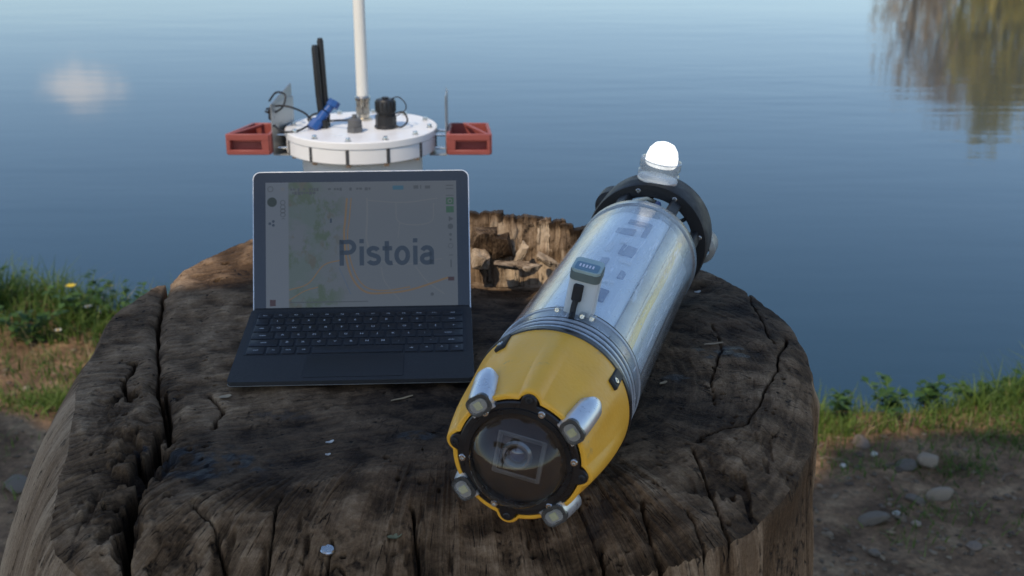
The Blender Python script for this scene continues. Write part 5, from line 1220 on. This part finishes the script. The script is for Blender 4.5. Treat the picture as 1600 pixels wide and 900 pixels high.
# ================================================================ TREES: added shade tree over the camera's left shoulder, far bank trees mirrored in the lake, cloud
M_bark = mat('bark', (.11, .085, .065), .9, noise=(9, .4), bump=(30, .9))
M_crown = leaf_mat('tree_leaves', (.035, .075, .016), (.09, .15, .035), .3)
def limb_tree(mb, base, top, r0, bends=.15, seed=0, n=9):
    r_ = random.Random(seed); base, top = Vector(base), Vector(top); L_ = (top - base).length; P_ = []
    for k in range(n):
        t = k / (n - 1); P_.append(base.lerp(top, t) + Vector((r_.uniform(-1, 1), r_.uniform(-1, 1), r_.uniform(-.3, .3))) * bends * L_ * .12 * math.sin(math.pi * t))
    mb.tube(P_, [r0 * (1 - .8 * k / (n - 1)) for k in range(n)], 9); return P_
def leaf_quads(P_, size, seed, up=.5):
    r_ = np.random.RandomState(seed); n = len(P_); d = r_.normal(size=(n, 3)); d[:, 2] *= up; d /= np.linalg.norm(d, axis=1)[:, None] + 1e-6
    q = r_.normal(size=(n, 3)); s_ = np.cross(d, q); s_ /= np.linalg.norm(s_, axis=1)[:, None] + 1e-6; L_ = size * r_.uniform(.6, 1.3, n)[:, None]
    V = np.stack([P_ - d * L_ * .5, P_ + s_ * L_ * .28, P_ + d * L_ * .5, P_ - s_ * L_ * .28], 1).reshape(-1, 3)
    F = np.arange(n * 4).reshape(-1, 4); return V, F
# -- shade tree. Unseen, added; crown cut to leave back rim, buoy and banks sunlit
sdir = np.array(sd)
hd = np.array([-sd.x, -sd.y]) / math.hypot(sd.x, sd.y)                 # horizontal heading of the light
ce, se = math.cos(R(SUN_EL)), math.sin(R(SUN_EL))
def uw(P_):
    s_ = P_[:, 0] * hd[0] + P_[:, 1] * hd[1]; return P_[:, 0] * hd[1] - P_[:, 1] * hd[0], P_[:, 2] * ce + s_ * se
# chosen shade outline that trims the crown, w as a function of u
EU = np.array([-4.2, -3.2, -2.6, -2.2, -1.7, -1.35, -1.15, -1.05, -.92, -.80, -.71, -.672, -.650, -.60, -.50, -.42, -.30, .10, .6, 1.4])
EW = np.array([.55, .86, .90, .86, .78, .66, .70, .79, .90, .945, .975, 1.02, 1.57, 1.62, 1.70, 1.75, 1.80, 1.88, 1.88, 1.6])
r_ = np.random.RandomState(77)
n = 140000
dist = r_.uniform(2.7, 4.6, n); uu = r_.uniform(-3.2, .42, n); ww = r_.uniform(-.9, 1.95, n)
hu = np.array([hd[1], -hd[0], 0]); fw_ = np.array([hd[0] * se, hd[1] * se, ce])
Pc = uu[:, None] * hu + ww[:, None] * fw_ + dist[:, None] * sdir
lim = np.interp(uu, EU, EW)
body_n = fbm(Pc[:, 0] * 1.6, Pc[:, 1] * 1.6, Pc[:, 2] * 1.6, 3, 5)
low = .12 + .12 * np.sin(uu * 5.0)
keep = (ww < lim - .035) & (ww > low) & (body_n > -.85) & (Pc[:, 2] > .95 + .25 * body_n)
Pc = Pc[keep][:34000]
V, F = leaf_quads(Pc, .085, 8)
tr = empty('added_shade_tree', (-2.6, -2.4, gz(-2.6, -2.4) - .02)); tag(tr, 'unseen leafy tree added behind the camera, its crown shaped to shade the front of the stump', 'tree')
org = np.array(tr.location)
co_ = mesh_np('crown', V - org, F, M_crown, tr, attrs={'tone': np.repeat(r_.uniform(0, 1, len(Pc)), 4)}); co_['kind'] = 'stuff'
tb = MB(); base = Vector((0, 0, 0)); fork = Vector((.25, .2, 2.0))
limb_tree(tb, base, fork, .17, .1, 1)
tips = Pc[np.random.RandomState(3).choice(len(Pc), 26)] - org
for k, t in enumerate(tips):
    limb_tree(tb, fork * (.75 + .25 * ((k * 7) % 5) / 5), Vector(t), .045, .35, 20 + k, 8)
tb.build('trunk', M_bark, tr, sharp=None)
# -- far trees
M_olive = leaf_mat('young_olive_leaves', (.58, .46, .07), (.70, .56, .11), .4); M_twig = leaf_mat('brown_budding_twigs', (.58, .43, .22), (.70, .52, .30), .35); M_far = leaf_mat('far_green_leaves', (.10, .14, .05), (.2, .22, .08), .3)
def far_tree(az, dist, hgt, wid, m, dens, seed, label, zb=None):
    x, y = math.sin(R(az)) * dist, math.cos(R(az)) * dist
    root = empty('far_bank_tree', (x, y, -.5)); tag(root, label, 'tree', 'trees on the far bank mirrored in the lake')
    r_ = np.random.RandomState(seed); tb = MB(); limb_tree(tb, (0, 0, -.5), (0, 0, hgt * .8), .018 * hgt, .15, seed)
    cl = []
    nl = 26
    for k in range(nl):
        t = .15 + .8 * k / nl; a = k * 2.4 + r_.uniform(-.4, .4); rad = wid * .5 * (math.sin(math.pi * min(1, .12 + .88 * t)) ** .7) * r_.uniform(.6, 1.05)
        s_ = Vector((0, 0, hgt * (t * .75 + .02))); e_ = Vector((math.cos(a) * rad, math.sin(a) * rad, hgt * (t * .85 + .12 * r_.uniform(.5, 1.4)))); limb_tree(tb, s_, e_, .007 * hgt, .4, seed * 40 + k, 6)
        for q in range(3):
            c = np.array(s_.lerp(e_, r_.uniform(.45, 1.05))); cl.append(c + r_.normal(0, 1, (dens, 3)) * np.array([wid * .075, wid * .075, hgt * .05]))
    P_ = np.concatenate(cl); V, F = leaf_quads(P_, .62, seed, 1.0)
    o = mesh_np('crown', V, F, m, root, attrs={'tone': np.repeat(r_.uniform(0, 1, len(P_)), 4)}); o['kind'] = 'stuff'
    tb.build('trunk', M_bark, root, sharp=None)
for k, a in enumerate([(17.8, 118, 19.5, 9, M_twig, 22, 'bare brown twiggy tree, the leftmost mirrored at the right of the lake'), (19.7, 112, 21.5, 10, M_twig, 38, 'tall brown budding tree mirrored left of the yellow green one'), (21.6, 104, 21, 9, M_olive, 75, 'yellow green tree mirrored near the right edge of the lake'), (23.9, 115, 23, 10, M_twig, 42, 'tall brown tree mirrored at the right edge of the lake'), (26.5, 110, 21, 12, M_olive, 60, 'tall olive tree beyond the right edge, mirrored in part'), (29.5, 122, 28, 12, M_far, 60, 'dark green tree farthest right on the far bank')]):
    far_tree(*a[:6], 400 + k, a[6])
